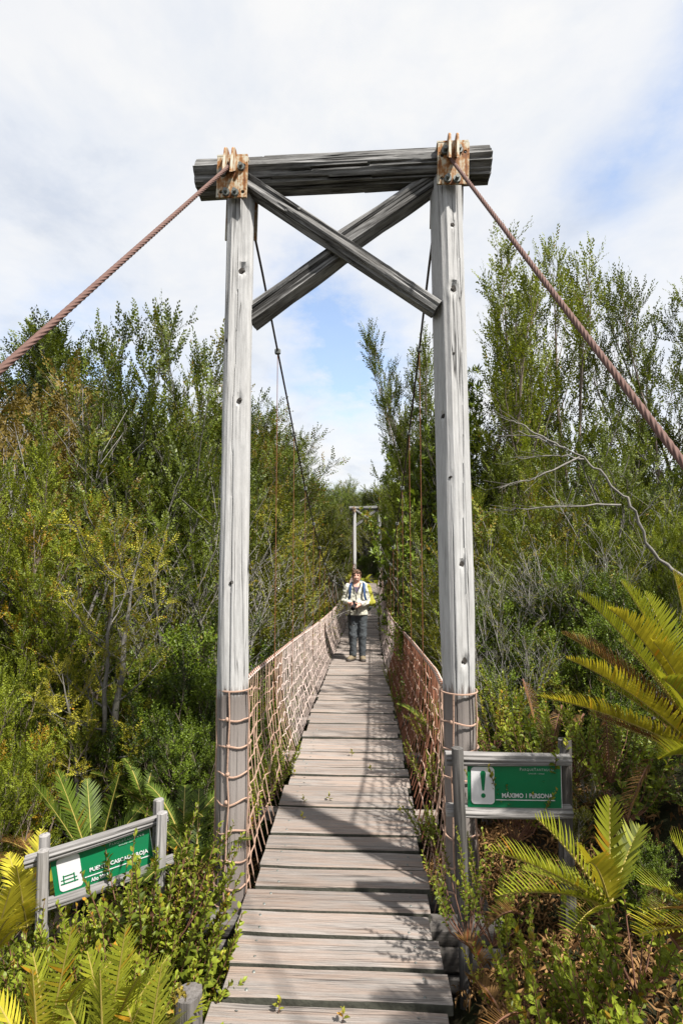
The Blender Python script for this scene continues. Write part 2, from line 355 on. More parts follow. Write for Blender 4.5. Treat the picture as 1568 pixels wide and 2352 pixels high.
# ------------------------------------------------------------------ logs and posts
def log_mesh(name, L, r0, r1, m, seg=40, rings=70, square=0.0, seed=0, rough=.03, knots=(), bend=0.0, facet=None, ends=.0, round_to=None, cracks=()):
    """a tapered log along +Z; square>0 hews it to a blunt-edged square; knots are (z, angle, size)"""
    th = np.arange(seg) * 2 * math.pi / seg; zz = np.linspace(0, L, rings)
    T, Z = np.meshgrid(th, zz); R = r0 + (r1 - r0) * Z / L
    if square:
        tw = T + .04 * np.sin(Z * 1.3 + seed)
        sq = np.full(T.shape, 9.0)
        for k in range(8):                            # four hewn faces and four chamfers
            c_ = np.cos(tw - k * math.pi / 4 - .06 * math.sin(seed + k)); ds = 1.0 if k % 2 == 0 else 1.18 + .05 * math.sin(seed * 2 + k)
            sq = np.minimum(sq, np.where(c_ > .2, ds / np.maximum(c_, .2), 9))
        k = 1.0 if round_to is None else sstep(round_to[0], round_to[1], Z)
        sq = sq * k + 1.05 * (1 - k)
        R = R * sq
    if facet is not None:
        fa = np.asarray(facet); d = np.cos(T[..., None] - fa[None, None, :])
        R = R * np.min(np.where(d > .2, 1 / np.maximum(d, .2), 9), -1).clip(0, 1.14)
    q = np.stack([np.cos(T) * 3, np.sin(T) * 3, Z * 1.1], -1)
    R = R * (1 + rough * fbm(q, seed, 2)) + r0 * rough * .8 * vnoise(np.stack([np.cos(T) * 14, np.sin(T) * 14, Z * 2.2], -1), seed + 3)
    for (kz, ka, ks) in knots:
        dd = np.sqrt(((Z - kz) / 1.25) ** 2 + (r0 * ((T - ka + math.pi) % (2 * math.pi) - math.pi)) ** 2) / ks
        R = R - .55 * ks * np.exp(-(dd * 1.25) ** 4) + .12 * ks * np.exp(-((dd - 1.35) * 2.2) ** 2)
    for ci, (ca, c0, c1, cdp) in enumerate(cracks):          # drying cracks: one column of vertices pressed in
        zz_ = zz; col = np.round((ca + .16 * fbm(np.stack([zz_ * .8, zz_ * 0, zz_ * 0 + ci * 7], -1), seed + ci, 2)) / (2 * math.pi) * seg).astype(int) % seg
        w_ = np.where((zz_ > c0) & (zz_ < c1), cdp * np.minimum(1, np.minimum(zz_ - c0, c1 - zz_) / .15), 0).clip(0)
        R[np.arange(rings), col] -= w_
    bx = bend * np.sin(math.pi * Z / L)
    v = np.stack([R * np.cos(T) + bx, R * np.sin(T), Z], -1).reshape(-1, 3)
    i, j = np.meshgrid(np.arange(rings - 1), np.arange(seg), indexing='ij'); j2 = (j + 1) % seg
    f = np.stack([i * seg + j, i * seg + j2, (i + 1) * seg + j2, (i + 1) * seg + j], -1).reshape(-1, 4)
    c0 = np.arange(seg)[::-1]; c1 = (rings - 1) * seg + np.arange(seg)
    v = np.concatenate([v, [[bx[0, 0] * 0, 0, -ends], [0, 0, L + ends]]]); n = len(v)
    tr = np.array([[n - 2, (k + 1) % seg, k] for k in range(seg)] + [[n - 1, (rings - 1) * seg + k, (rings - 1) * seg + (k + 1) % seg] for k in range(seg)])
    me = bpy.data.meshes.new(name)
    me.from_pydata(v.tolist(), [], f.tolist() + tr.tolist()); me.materials.append(m)
    me.polygons.foreach_set('use_smooth', np.ones(len(me.polygons), bool)); me.set_sharp_from_angle(angle=math.radians(28)); me.update()
    return me

def bolt_mesh():
    v, f = lathe([(0, .034), (.011, .034), (.011, .012), (.022, .012), (.024, .0), (0, 0)], 8); return mesh('bolt', [(v, f)], M['bolt'], True, 30)
BOLT = bolt_mesh()
M['knot'] = plain('dark_knot_wood', (.028, .024, .021), .9, var=.7, scale=70, bump=.6)
def knot_mesh():
    v, f = lathe([(0, .0035), (.005, .003), (.008, -.001), (.012, .001), (.0155, .0)], 12); a_ = np.arctan2(v[:, 1], v[:, 0]); v[:, :2] *= (1 + .22 * np.sin(a_ * 2 + .6) + .1 * np.sin(a_ * 5))[:, None]; return mesh('knot', [(v, f)], M['knot'], True)
KNOT = knot_mesh()

def plate_mesh(name, w, h, t, holes):
    """steel plate in the XZ plane with round holes punched right through"""
    n = 12; a = np.arange(n) * 2 * math.pi / n
    # grid of cells; cells that hold a hole are filled by a ring from hole edge to cell border
    xs = sorted({-w / 2, w / 2, *[q for (hx, hy, r) in holes for q in (hx - r * 1.7, hx + r * 1.7)]})
    zs = sorted({-h / 2, h / 2, *[q for (hx, hy, r) in holes for q in (hy - r * 1.7, hy + r * 1.7)]})
    V, Fq = [], []
    def quad(p): k = len(V); V.extend(p); Fq.append([k, k + 1, k + 2, k + 3])
    for a0, a1 in zip(xs[:-1], xs[1:]):
        for b0, b1 in zip(zs[:-1], zs[1:]):
            if a1 - a0 < 1e-6 or b1 - b0 < 1e-6: continue
            hit = [q for q in holes if q[0] - q[2] * 1.7 - 1e-6 <= a0 and a1 <= q[0] + q[2] * 1.7 + 1e-6 and q[1] - q[2] * 1.7 - 1e-6 <= b0 and b1 <= q[1] + q[2] * 1.7 + 1e-6]
            if not hit:
                quad([(a0, -t / 2, b0), (a1, -t / 2, b0), (a1, -t / 2, b1), (a0, -t / 2, b1)])
                quad([(a0, t / 2, b1), (a1, t / 2, b1), (a1, t / 2, b0), (a0, t / 2, b0)])
    for (hx, hy, r) in holes:
        c = np.cos(a), np.sin(a); m = np.maximum(np.abs(c[0]), np.abs(c[1])); R = 1.7 * r / m
        for k in range(n):
            k2 = (k + 1) % n
            o1, o2 = (hx + R[k] * c[0][k], hy + R[k] * c[1][k]), (hx + R[k2] * c[0][k2], hy + R[k2] * c[1][k2])
            i1, i2 = (hx + r * c[0][k], hy + r * c[1][k]), (hx + r * c[0][k2], hy + r * c[1][k2])
            quad([(o1[0], -t / 2, o1[1]), (o2[0], -t / 2, o2[1]), (i2[0], -t / 2, i2[1]), (i1[0], -t / 2, i1[1])])
            quad([(i1[0], t / 2, i1[1]), (i2[0], t / 2, i2[1]), (o2[0], t / 2, o2[1]), (o1[0], t / 2, o1[1])])
            quad([(i1[0], -t / 2, i1[1]), (i2[0], -t / 2, i2[1]), (i2[0], t / 2, i2[1]), (i1[0], t / 2, i1[1])])
    for (x0, z0, x1, z1) in ((-w / 2, -h / 2, w / 2, -h / 2), (w / 2, -h / 2, w / 2, h / 2), (w / 2, h / 2, -w / 2, h / 2), (-w / 2, h / 2, -w / 2, -h / 2)):
        quad([(x0, -t / 2, z0), (x0, t / 2, z0), (x1, t / 2, z1), (x1, -t / 2, z1)])
    return mesh(name, [(np.array(V), np.array(Fq))], M['plate'])
def fin_mesh():
    """half-round guide ear of the cable saddle, in the YZ plane"""
    a = np.linspace(0, math.pi, 9); pr = [(-.075, -.14)] + [(-.0 - .055 * math.cos(q), .0 + .05 * math.sin(q) + .0) for q in a] + [(.055, -.03)]
    V = [(-.006, y, z) for y, z in pr] + [(.006, y, z) for y, z in pr]; n = len(pr)
    me = bpy.data.meshes.new('guide_ear')
    me.from_pydata(V, [], [list(range(n))[::-1], list(range(n, 2 * n))] + [[k, (k + 1) % n, n + (k + 1) % n, n + k] for k in range(n)]); me.materials.append(M['plate']); return me
FIN = fin_mesh()

def gantry(near, Y, cx, zb, label, ztop):
    g = thing('timber_gantry', (cx, Y, zb), label, 'gantry', 'timber gantries at the bridge ends')
    hw = .608
    kn = {-1: [(3.42, -1.35, .030), (2.65, -1.45, .022), (1.62, -1.9, .013), (3.0, -2.4, .012)],
          1: [(3.66, -1.75, .020), (3.28, -1.85, .032), (2.55, -2.9, .024), (1.72, -1.75, .024), (1.20, -1.75, .028), (2.2, -2.3, .010), (2.9, -1.9, .008)]} if near else {-1: [], 1: []}
    plates = [(-.064, .045, .011), (.066, .068, .011), (-.062, -.092, .011), (.066, -.092, .011)]
    for s in (-1, 1):
        x0 = cx + s * (hw + (.03 if s > 0 else -.008)); x1 = cx + s * hw
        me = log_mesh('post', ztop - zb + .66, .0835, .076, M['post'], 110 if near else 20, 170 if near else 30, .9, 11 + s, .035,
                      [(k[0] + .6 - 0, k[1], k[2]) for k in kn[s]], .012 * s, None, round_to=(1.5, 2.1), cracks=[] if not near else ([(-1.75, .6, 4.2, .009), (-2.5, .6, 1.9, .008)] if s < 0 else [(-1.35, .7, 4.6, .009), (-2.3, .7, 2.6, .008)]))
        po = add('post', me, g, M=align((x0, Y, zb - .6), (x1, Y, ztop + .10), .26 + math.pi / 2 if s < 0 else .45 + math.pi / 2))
        for k in kn[s]:
            vv = np.array([q.co[:] for q in me.vertices]); rr = float(np.median(np.hypot(vv[:, 0], vv[:, 1])[np.argsort((vv[:, 2] - k[0] - .6) ** 2 + (.085 * ((np.arctan2(vv[:, 1], vv[:, 0]) - k[1] + math.pi) % (2 * math.pi) - math.pi)) ** 2)[:9]])) + .003; add('knot', KNOT, po, M=wmat(po) @ Matrix.Translation((rr * math.cos(k[1]), rr * math.sin(k[1]), k[0] + .6 - .004)) @ Matrix.Rotation(k[1] - math.pi / 2, 4, 'Z') @ Matrix.Rotation(-math.pi / 2, 4, 'X') @ Matrix.Scale(k[2] / .0175, 4))
        for side, yo in ((0, -.122), (1, .122)):
            zc = ztop - .045 + (.02 if s > 0 else -.02) - (.06 if side else 0)
            pm = plate_mesh('gusset_plate', .178 if side == 0 else .2, .25 if side == 0 else .34, .012, plates)
            pl = add('gusset_plate', pm, g, M=Matrix.Translation((cx + s * hw + s * .026, Y + yo, zc)) @ Matrix.Rotation(.035 if s > 0 else .02, 4, 'Y'))
            if side == 0:
                for bx_, bz_ in ((-.03, -.098), (.022, -.10), (-.048, .07) if s > 0 else (-.055, .02), (.052, .055) if s < 0 else (.03, .075)):
                    add('bolt', BOLT, pl, M=wmat(pl) @ Matrix.Translation((bx_, -.006, bz_)) @ Matrix.Rotation(math.pi / 2, 4, 'X'))
                for fx in (-.022, .022):
                    add('guide_ear', FIN, pl, M=wmat(pl) @ Matrix.Translation((fx - .008, -.012, .108)))
        # strap over the beam that joins both plates
        v, f = box((cx + s * hw + s * .026, Y, ztop + .085 + .02 * s), (.178, .256, .012)); part('saddle_strap', [(v, f)], M['plate'], g)
    bm = log_mesh('beam', 1.735, .090, .089, M['beam'], 72 if near else 16, 110 if near else 20, 0, 31, .10, [(1.0, .3, .03)], 0, [0.2, 1.15, 2.2, 3.3, 4.3, 5.3], cracks=[] if not near else [(a_, .05 + .2 * (k_ % 3), 1.2 + .15 * (k_ % 4), .016) for k_, a_ in enumerate(np.linspace(0, 6, 11))])
    add('beam', bm, g, M=align((cx - .872, Y, ztop + .012), (cx + .862, Y, ztop + .052), .35))
    b1 = log_mesh('brace', 1.375, .053, .051, M['beam'], 32 if near else 12, 70 if near else 16, 0, 41, .13, [(1.05, 2.0, .02)], -.012, [0.5, 1.7, 2.9, 4.0, 5.2], cracks=[] if not near else [(a_, .1 + .1 * (k_ % 3), .9 + .15 * (k_ % 4), .010) for k_, a_ in enumerate(np.linspace(0, 6, 8))])
    add('brace', b1, g, M=align((cx - hw + .03, Y - .045, ztop - .045), (cx + hw - .085, Y - .040, ztop - .83), .2))
    for a, b in (((cx - hw + .05, Y + .035, ztop - .845), (cx + .01, Y + .03, ztop - .435)), ((cx - .015, Y + .012, ztop - .415), (cx + hw - .03, Y + .035, ztop + .0))):
        L = math.dist(a, b); b2 = log_mesh('brace', L, .066, .062, M['beam'], 32 if near else 12, 50 if near else 12, 0, 47, .13, (), .0, [0.3, 1.4, 2.6, 3.8, 5.0])
        add('brace', b2, g, M=align(a, b, .6))
    return g
ZT = 3.925
gantry(True, YG, 0.015, 0.0, 'tall silvery timber gantry with rusty plates standing before the plank walkway', ZT + .09)
gantry(False, YF, .25, dz(YF), 'small far timber gantry half hidden by leaves beyond the person', 3.98)

# ------------------------------------------------------------------ plank deck
def plank_mesh(k):
    r = random.Random(100 + k); n = 6; L, w, h = .94, 1.0, .045
    xs = np.linspace(-L / 2, L / 2, n); c = .006
    ring = [(-.5, -h), (.5, -h), (.5, -c), (.5 - .04, 0), (-.5 + .04, 0), (-.5, -c)]
    V = []
    for i, x in enumerate(xs):
        e0, e1, sag = r.uniform(-.025, .025), r.uniform(-.025, .025), r.uniform(-.002, .002)
        V += [(x, (y + (e0 if y < 0 else e1)), z + sag) for y, z in ring]
    m = len(ring); F = [[i * m + j, (i + 1) * m + j, (i + 1) * m + (j + 1) % m, i * m + (j + 1) % m] for i in range(n - 1) for j in range(m)]
    me = bpy.data.meshes.new('plank'); me.from_pydata(V, [], [list(range(m)), list(range((n - 1) * m, n * m))[::-1]] + F); me.materials.append(M['plank']); me.materials.append(M['plankside'])
    for p in me.polygons: p.material_index = 1 if abs(p.normal.z) < .35 and abs(p.normal.x) < .5 else 0
    me.update(); return me
PLANKS = [plank_mesh(k) for k in range(9)]
def nail_mesh():
    v, f = lathe([(0, .002), (.006, .0015), (.0072, 0)], 8); return mesh('nail', [(v, f)], M['bolt'], True)
NAIL = nail_mesh()
deck = thing('plank_walkway', (0, 1.0, 0), 'long narrow walkway of weathered grey cross planks running to the far gantry', 'walkway')
rp = random.Random(7); y = 1.18; k = 0
while y < 27.2:
    wdt = rp.uniform(.135, .172) if y < 5.2 else rp.uniform(.105, .145)
    gap = rp.uniform(.017, .032) if y < 5.2 else rp.uniform(.010, .020)
    yc = y + wdt / 2; sl = math.atan2(float(dz(yc + .1) - dz(yc - .1)), .2)
    Mx = Matrix.Translation((dcx(yc) + rp.uniform(-.018, .018), yc, dz(yc) + rp.uniform(-.007, .007))) @ Matrix.Rotation(rp.uniform(-.012, .012), 4, 'Z') @ Matrix.Rotation(sl + rp.uniform(-.04, .04), 4, 'X') @ Matrix.Diagonal((rp.uniform(.985, 1.015), wdt, 1, 1))
    pl = add('plank', PLANKS[rp.randrange(9)], deck, M=Mx)
    if y < 5.5:
        for nx in (-.36, .37):
            for ny in (-.28, .27):
                Mn = wmat(pl) @ Matrix.Translation((nx + rp.uniform(-.02, .02), ny + rp.uniform(-.08, .08), 0)); l = Mn.translation
                add('nail', NAIL, pl, M=Matrix.Translation(l))
    y += wdt + gap; k += 1
for s in (-1, 1):
    ys = np.linspace(1.0, 27, 50); v, f = tube(np.stack([dcx(ys) + s * .33, ys, dz(ys) - .105], -1), .055, 6, False); part('stringer', [(v, f)], M['sill'], deck)
for yy in np.arange(4.1, 25.5, 1.15):
    part('cross_bearer', [box((dcx(yy), yy, dz(yy) - .19), (1.35, .09, .06))], M['plank'], deck)

# timber sills the posts and the walkway rest on
ab = thing('timber_sill_stack', (0, 2.6, -.5), 'stack of dark squared sill timbers under the walkway at the near gantry', 'timber')
for (yy, zz, hh, L) in ((2.795, -.105, .10, 1.66), (2.785, -.215, .11, 1.60), (2.795, -.33, .10, 1.66), (2.79, -.44, .10, 1.6), (3.09, -.20, .10, 1.6)):
    me = log_mesh('sill_timber', L, hh * .53, hh * .53, M['sill'], 24, 24, .8, int(zz * -100), .03)
    add('sill_timber', me, ab, M=align((-L / 2 + .01, yy, zz), (L / 2 + .02, yy, zz), .06))

# ------------------------------------------------------------------ cables
def cable_twist(pts, r, strands=6, pitch=.030, step=.007):
    p = np.asarray(pts, float); seg = np.linalg.norm(np.diff(p, axis=0), axis=1); s = np.concatenate([[0], np.cumsum(seg)])
    n = int(s[-1] / step); u = np.linspace(0, s[-1], n); q = np.stack([np.interp(u, s, p[:, k]) for k in range(3)], -1)
    tg = unit(np.gradient(q, axis=0)); x = unit(np.cross(tg, (.13, .31, .94))); yv = np.cross(tg, x)
    m = strands * 4; a = np.arange(m) * 2 * math.pi / m
    A = a[None] + (u / pitch / strands * 2 * math.pi * 1.0)[:, None]
    rr = r * (.70 + .34 * np.abs(np.cos(a * strands / 2)) ** .8)[None]
    v = (q[:, None] + rr[..., None] * (np.cos(A)[..., None] * x[:, None] + np.sin(A)[..., None] * yv[:, None])).reshape(-1, 3)
    i, j = np.meshgrid(np.arange(n - 1), np.arange(m), indexing='ij'); j2 = (j + 1) % m
    return v, np.stack([i * m + j, i * m + j2, (i + 1) * m + j2, (i + 1) * m + j], -1).reshape(-1, 4)
CLAMP = mesh('clamp', [box((0, 0, 0), (.05, .035, .05), bev=.008)], M['bolt'])
def seg_tubes(A, B, r, n=4):
    A, B = np.asarray(A, float), np.asarray(B, float); d = unit(B - A); x = unit(np.cross(d, (.21, .55, .81))); yv = np.cross(d, x)
    a = np.arange(n) * 2 * math.pi / n; off = (np.cos(a)[None, :, None] * x[:, None] + np.sin(a)[None, :, None] * yv[:, None])
    r = np.broadcast_to(np.asarray(r, float), (len(A),))[:, None, None]
    v = np.stack([A[:, None] + off * r, B[:, None] + off * r], 1).reshape(-1, 3)
    b = np.arange(len(A))[:, None] * 2 * n; j = np.arange(n); j2 = (j + 1) % n
    f = np.stack([b + j, b + j2, b + n + j2, b + n + j], -1).reshape(-1, 4)
    return v, f
ztp = ZT + .09 + .125
CYS = np.array([2.97, 3.6, 4.45, 5.56, 6.66, 8.2, 10, 12, 14.5, 17, 19.5, 21.5, 23.5, 25, 26.0])
CZS = np.array([ztp, 3.94, 3.55, 3.06, 2.60, 2.05, 1.55, 1.14, .88, .96, 1.35, 1.95, 2.75, 3.5, 4.16])
def rope_h(y): return dz(y) + np.interp(y, [2.9, 4, 5.4, 7, 10, 14, 20, 23, 25.6], [1.03, .93, .86, .80, .76, .72, .74, .82, 1.0])
for s, nm in ((-1, 'the left of the deck as one walks on'), (1, 'the right of the deck as one walks on')):
    tp = np.array([s * .60 + (.02 if s > 0 else -.01), YG - .03, ztp])
    end = P(0, 850, 1.3) if s < 0 else P(1568, 1062, 1.3)
    c = thing('suspension_cable', tuple(tp), f'rusty suspension cable over the gantry post, above the rope net with {"pale pink strands" if s < 0 else "rust red patch"}', 'cable', 'suspension cables')
    fr = tp + (end - tp) * 1.95
    v, f = cable_twist([tp + (0, .05, .004), tp, fr], .0100); part('backstay', [(v, f)], M['cable'], c, True)
    xx = s * .62 + dcx(CYS); yq = np.linspace(YG, YF, 90); v, f = tube(np.stack([np.interp(yq, CYS, xx), yq, np.interp(yq, CYS, CZS)], -1), .009, 6, False)
    part('main_span', [(v, f)], M['blackcable'], c, True)
    for yh in np.arange(4.45, 25.0, 1.10):
        zt = float(np.interp(yh, CYS, CZS)); xh = float(s * .62 + dcx(yh)); zb = float(min(rope_h(yh), zt - .02))
        v, f = tube([(xh, yh, zt), (xh, yh, zb), (xh + s * .01, yh, float(dz(yh)) - .16)], .0032, 5, False); part('hanger', [(v, f)], M['hanger'], c)
        add('clamp', CLAMP, c, loc=(xh, yh, zt))

# ------------------------------------------------------------------ rope nets
def polyline_tubes(L, r, n=4):
    A = np.concatenate([p[:-1] for p in L]); B = np.concatenate([p[1:] for p in L])
    d = unit(B - A); e = r * .5; return seg_tubes(A - d * e, B + d * e, r, n)
def net(s):
    rg = np.random.default_rng(5 + s); base = (s * .6, YG, .0)
    o = thing('rope_net', base, 'pale pink rope net fence with hanging strands along the walkway' if s < 0 else 'rope net fence with dense rust red section along the walkway', 'net', 'rope net fences along the walkway')
    ysv = [3.0]
    while ysv[-1] < 25.7:
        yy = ysv[-1]; ysv.append(yy + (rg.uniform(.085, .12) if yy < 4.6 else (rg.uniform(.05, .072) if (s < 0 or not 5.6 < yy < 9) else rg.uniform(.042, .06))))
    ysv = np.array(ysv); nr = 9
    def pt(yv, w, jit=0):
        """w: 0 at top rope, 1 at the deck edge"""
        top = rope_h(yv); low = dz(yv) - .03 - .10 * (1 - sstep(3, 4.2, yv)); xt = .64 - .05 * (1 - sstep(3, 4, yv)); xb = .50
        bulge = .05 * np.sin(math.pi * w)
        return np.stack([dcx(yv) + s * (xt + (xb - xt) * w + bulge), yv, top + (low - top) * w], -1)
    wl = np.linspace(0, 1, nr)
    nodes = np.stack([pt(ysv + rg.normal(0, .006, len(ysv)), np.full(len(ysv), w)) for w in wl], 1)      # (ny, nr, 3)
    sag = .03 * np.sin(np.arange(len(ysv)) * 2.1 + rg.uniform(0, 6))[:, None] * np.ones(nr)
    nodes[:, 1:-1, 0] += rg.normal(0, .004, nodes[:, 1:-1, 0].shape); nodes[:, 1:-1, 1] += rg.normal(0, .007, nodes[:, 1:-1, 1].shape); nodes[:, 1:-1, 2] += rg.normal(0, .010, nodes[:, 1:-1, 2].shape)
    lean = .10 * np.linspace(0, 1, nr)[None] * np.ones((len(ysv), 1)); nodes[:, :, 1] -= lean * .6
    mid = lambda a, b: (a + b) / 2
    vert = [nodes[k] for k in range(len(ysv))]; red = (ysv > 3.6) & (ysv < 8.9)
    near = ysv < 5.0
    if s < 0:
        sets = [('hanging_strands', [q for q, m in zip(vert, near) if m], 'rope', .0038), ('hanging_strands', [q for q, m in zip(vert, near) if not m], 'ropepale', .0034)]
    else:
        sets = [('hanging_strands', [q for q, m in zip(vert, red) if m], 'ropered', .0045), ('hanging_strands', [q for q, m in zip(vert, red) if not m and q[0][1] < 4], 'rope', .0038), ('hanging_strands', [q for q, m in zip(vert, red) if not m and q[0][1] >= 4], 'ropepale', .0034)]
    for nm, L, m, r in sets:
        if L: part(nm, [polyline_tubes(L, r)], M[m], o, kind='stuff')
    for j in range(1, nr - 1):
        p = nodes[:, j].copy(); p[:, 2] += .012 * np.sin(np.arange(len(p)) * 1.7 + j)
        q = np.empty((2 * len(p) - 1, 3)); q[::2] = p; q[1::2] = (p[:-1] + p[1:]) / 2 + rg.normal(0, .006, (len(p) - 1, 3)) - (0, 0, .008)
        a = q[:, 1] < (4.6 if s < 0 else 8.6)
        if j in (1, 3, 5, 7) or True:
            pv_, pf_ = polyline_tubes([q[a]], .0045); part('cross_rope', [(pv_, pf_)], M['rope'], o)
            qq = q[~a]; pv_, pf_ = polyline_tubes([qq], .0046 if j % 2 else .0040); part('cross_rope', [(pv_, pf_)], M['ropepale'], o)
    yt = np.linspace(3.0, 25.7, 300); p = pt(yt, np.zeros(300)); p[:, 2] += .006
    part('top_rope', [tube(p, .009, 6, False)], M['hanger'], o)
    # lashing round the top rope
    yl = np.linspace(3.0, 25.5, 1500); p = pt(yl, np.zeros(1500)); an = yl * 2 * math.pi / .075
    p = p + .014 * np.stack([np.cos(an), 0 * an, np.sin(an)], -1); part('lashing', [polyline_tubes([p], .0042)], M['ropepale'], o)
    # the net is wrapped about the gantry post
    pc = np.array([-.586 if s < 0 else .650, YG]); R = .0915 if s < 0 else .099; L = []
    zr = [1.03, .885, .745, .60, .455, .305, .155, .02, -.08]
    lo, hi = (-200, 20) if s < 0 else (160, 380)
    for k, z0 in enumerate(zr):
        a = np.radians(np.linspace(lo, hi, 26)); st = .007 * np.sin(a * 3 + k) - .014 * np.abs(np.sin(a * 1.4 + k))
        L.append(np.stack([pc[0] + R * np.cos(a), pc[1] + R * np.sin(a), z0 + st * (k > 0)], -1))
    for aa in ((-160, -95, -30) if s < 0 else (185, 245, 318)):
        a0 = aa; q = []
        for z0 in zr: q.append((a0, z0)); a0 += rg.uniform(-8, 10)
        q = np.array(q); zz = np.linspace(zr[0], zr[-1], 40); a = np.radians(np.interp(-zz, -q[:, 1], q[:, 0]))
        L.append(np.stack([pc[0] + (R + .006) * np.cos(a), pc[1] + (R + .006) * np.sin(a), zz], -1))
    for k, z0 in enumerate(zr[:-1]):                   # from the post to the first hanging strand
        a = pc[0] - s * R * .3, pc[1] + R, z0; b = nodes[1, k]; m = (np.array(a) + b) / 2 - (0, 0, .03)
        L.append(bez(a, m, b, 6))
    for k, q in enumerate(L): part('post_wrap', [polyline_tubes([q], .0048, 5)], M['rope'], o)
    kv, kf = [], []
    kn = mesh('knot', [(lambda vf: (vf[0] * (1, .8, 1), vf[1]))(lathe([(0, .013), (.009, .009), (.012, 0), (.009, -.009), (0, -.013)], 6))], M['rope'], True)
    for z0 in zr[1:-1]:
        for aa in ((-95,) if s < 0 else (245,)):
            a = math.radians(aa + rg.uniform(-8, 8)); add('knot', kn, o, loc=(pc[0] + (R + .004) * math.cos(a), pc[1] + (R + .004) * math.sin(a), z0))
    return o
net(-1); net(1)

# ------------------------------------------------------------------ signs
def sign_paint(name, col):
    m, t = mat(name); tc = t.n('ShaderNodeTexCoord'); n = t.noise(tc.outputs['Object'], 9, 5, .6); n2 = t.noise(tc.outputs['Object'], 160, 2, .5)
    c = t.mix(t.ramp(n, [(.35, 0.0), (.7, .35)]), col, tuple(q * .62 + .012 for q in col))
    finish(t, t.n('ShaderNodeBsdfPrincipled', {'Base Color': c, 'Roughness': t.math('ADD', .24, t.math('MULTIPLY', n, .25)), 'Normal': t.n('ShaderNodeBump', {'Height': n2, 'Strength': .06, 'Distance': .002})}))
    return m
M['sgreen'] = sign_paint('sign_green', (.003, .150, .058)); M['swhite'] = sign_paint('sign_white', (.60, .60, .615)); M['sgrey'] = sign_paint('sign_faded_lettering', (.33, .42, .37))
def text_mesh(body, width, height, bold=.0, small=False):
    cu = bpy.data.curves.new('lettering', 'FONT'); cu.body = body; cu.size = 1; cu.extrude = .01; cu.offset = bold; cu.resolution_u = 3
    if small:
        for ch, bf in zip(body, cu.body_format): bf.use_small_caps = True
        cu.small_caps_scale = .78; cu.space_character = 1.18
    o = bpy.data.objects.new('tmp', cu); COL.objects.link(o); bpy.context.view_layer.update()
    me = bpy.data.meshes.new_from_object(o.evaluated_get(bpy.context.evaluated_depsgraph_get()))
    bpy.data.objects.remove(o); n = len(me.vertices); v = np.empty(n * 3); me.vertices.foreach_get('co', v); v = v.reshape(-1, 3)
    lo, hi = v.min(0), v.max(0); cap = hi[1] - lo[1]
    v = (v - (lo[0], lo[1], 0)) * (width / (hi[0] - lo[0]), height / cap, .08); v = np.stack([v[:, 0], -v[:, 2] - .001, v[:, 1]], -1)
    me.vertices.foreach_set('co', v.astype(np.float32).ravel()); me.materials.clear(); me.update(); return me
def rrect(w, h, r, n=5):
    p = []
    for cx, cz, a0 in ((w / 2 - r, h / 2 - r, 0), (-w / 2 + r, h / 2 - r, 90), (-w / 2 + r, -h / 2 + r, 180), (w / 2 - r, -h / 2 + r, 270)):
        p += [(cx + r * math.cos(math.radians(a0 + 90 * k / n)), cz + r * math.sin(math.radians(a0 + 90 * k / n))) for k in range(n + 1)]
    return p
def flat(name, outline, th, m, parent, Mx, y0):
    """a thin cut-out: outline in XZ, front face at y0, th thick towards the back"""
    n = len(outline); V = [(x, y0, z) for x, z in outline] + [(x, y0 + th, z) for x, z in outline]
    me = bpy.data.meshes.new(name); me.from_pydata(V, [], [list(range(n)), list(range(n, 2 * n))[::-1]] + [[k, n + k, n + (k + 1) % n, (k + 1) % n] for k in range(n)])
    me.materials.append(m); me.update(); return add(name, me, parent, M=Mx)
def letters(body, x, z, w, h, m, parent, Mx, bold=0.0, small=False, y=-.006):
    me = text_mesh(body, w, h, bold, small); me.materials.append(m); return add('lettering', me, parent, M=Mx @ Matrix.Translation((x, y, z)))
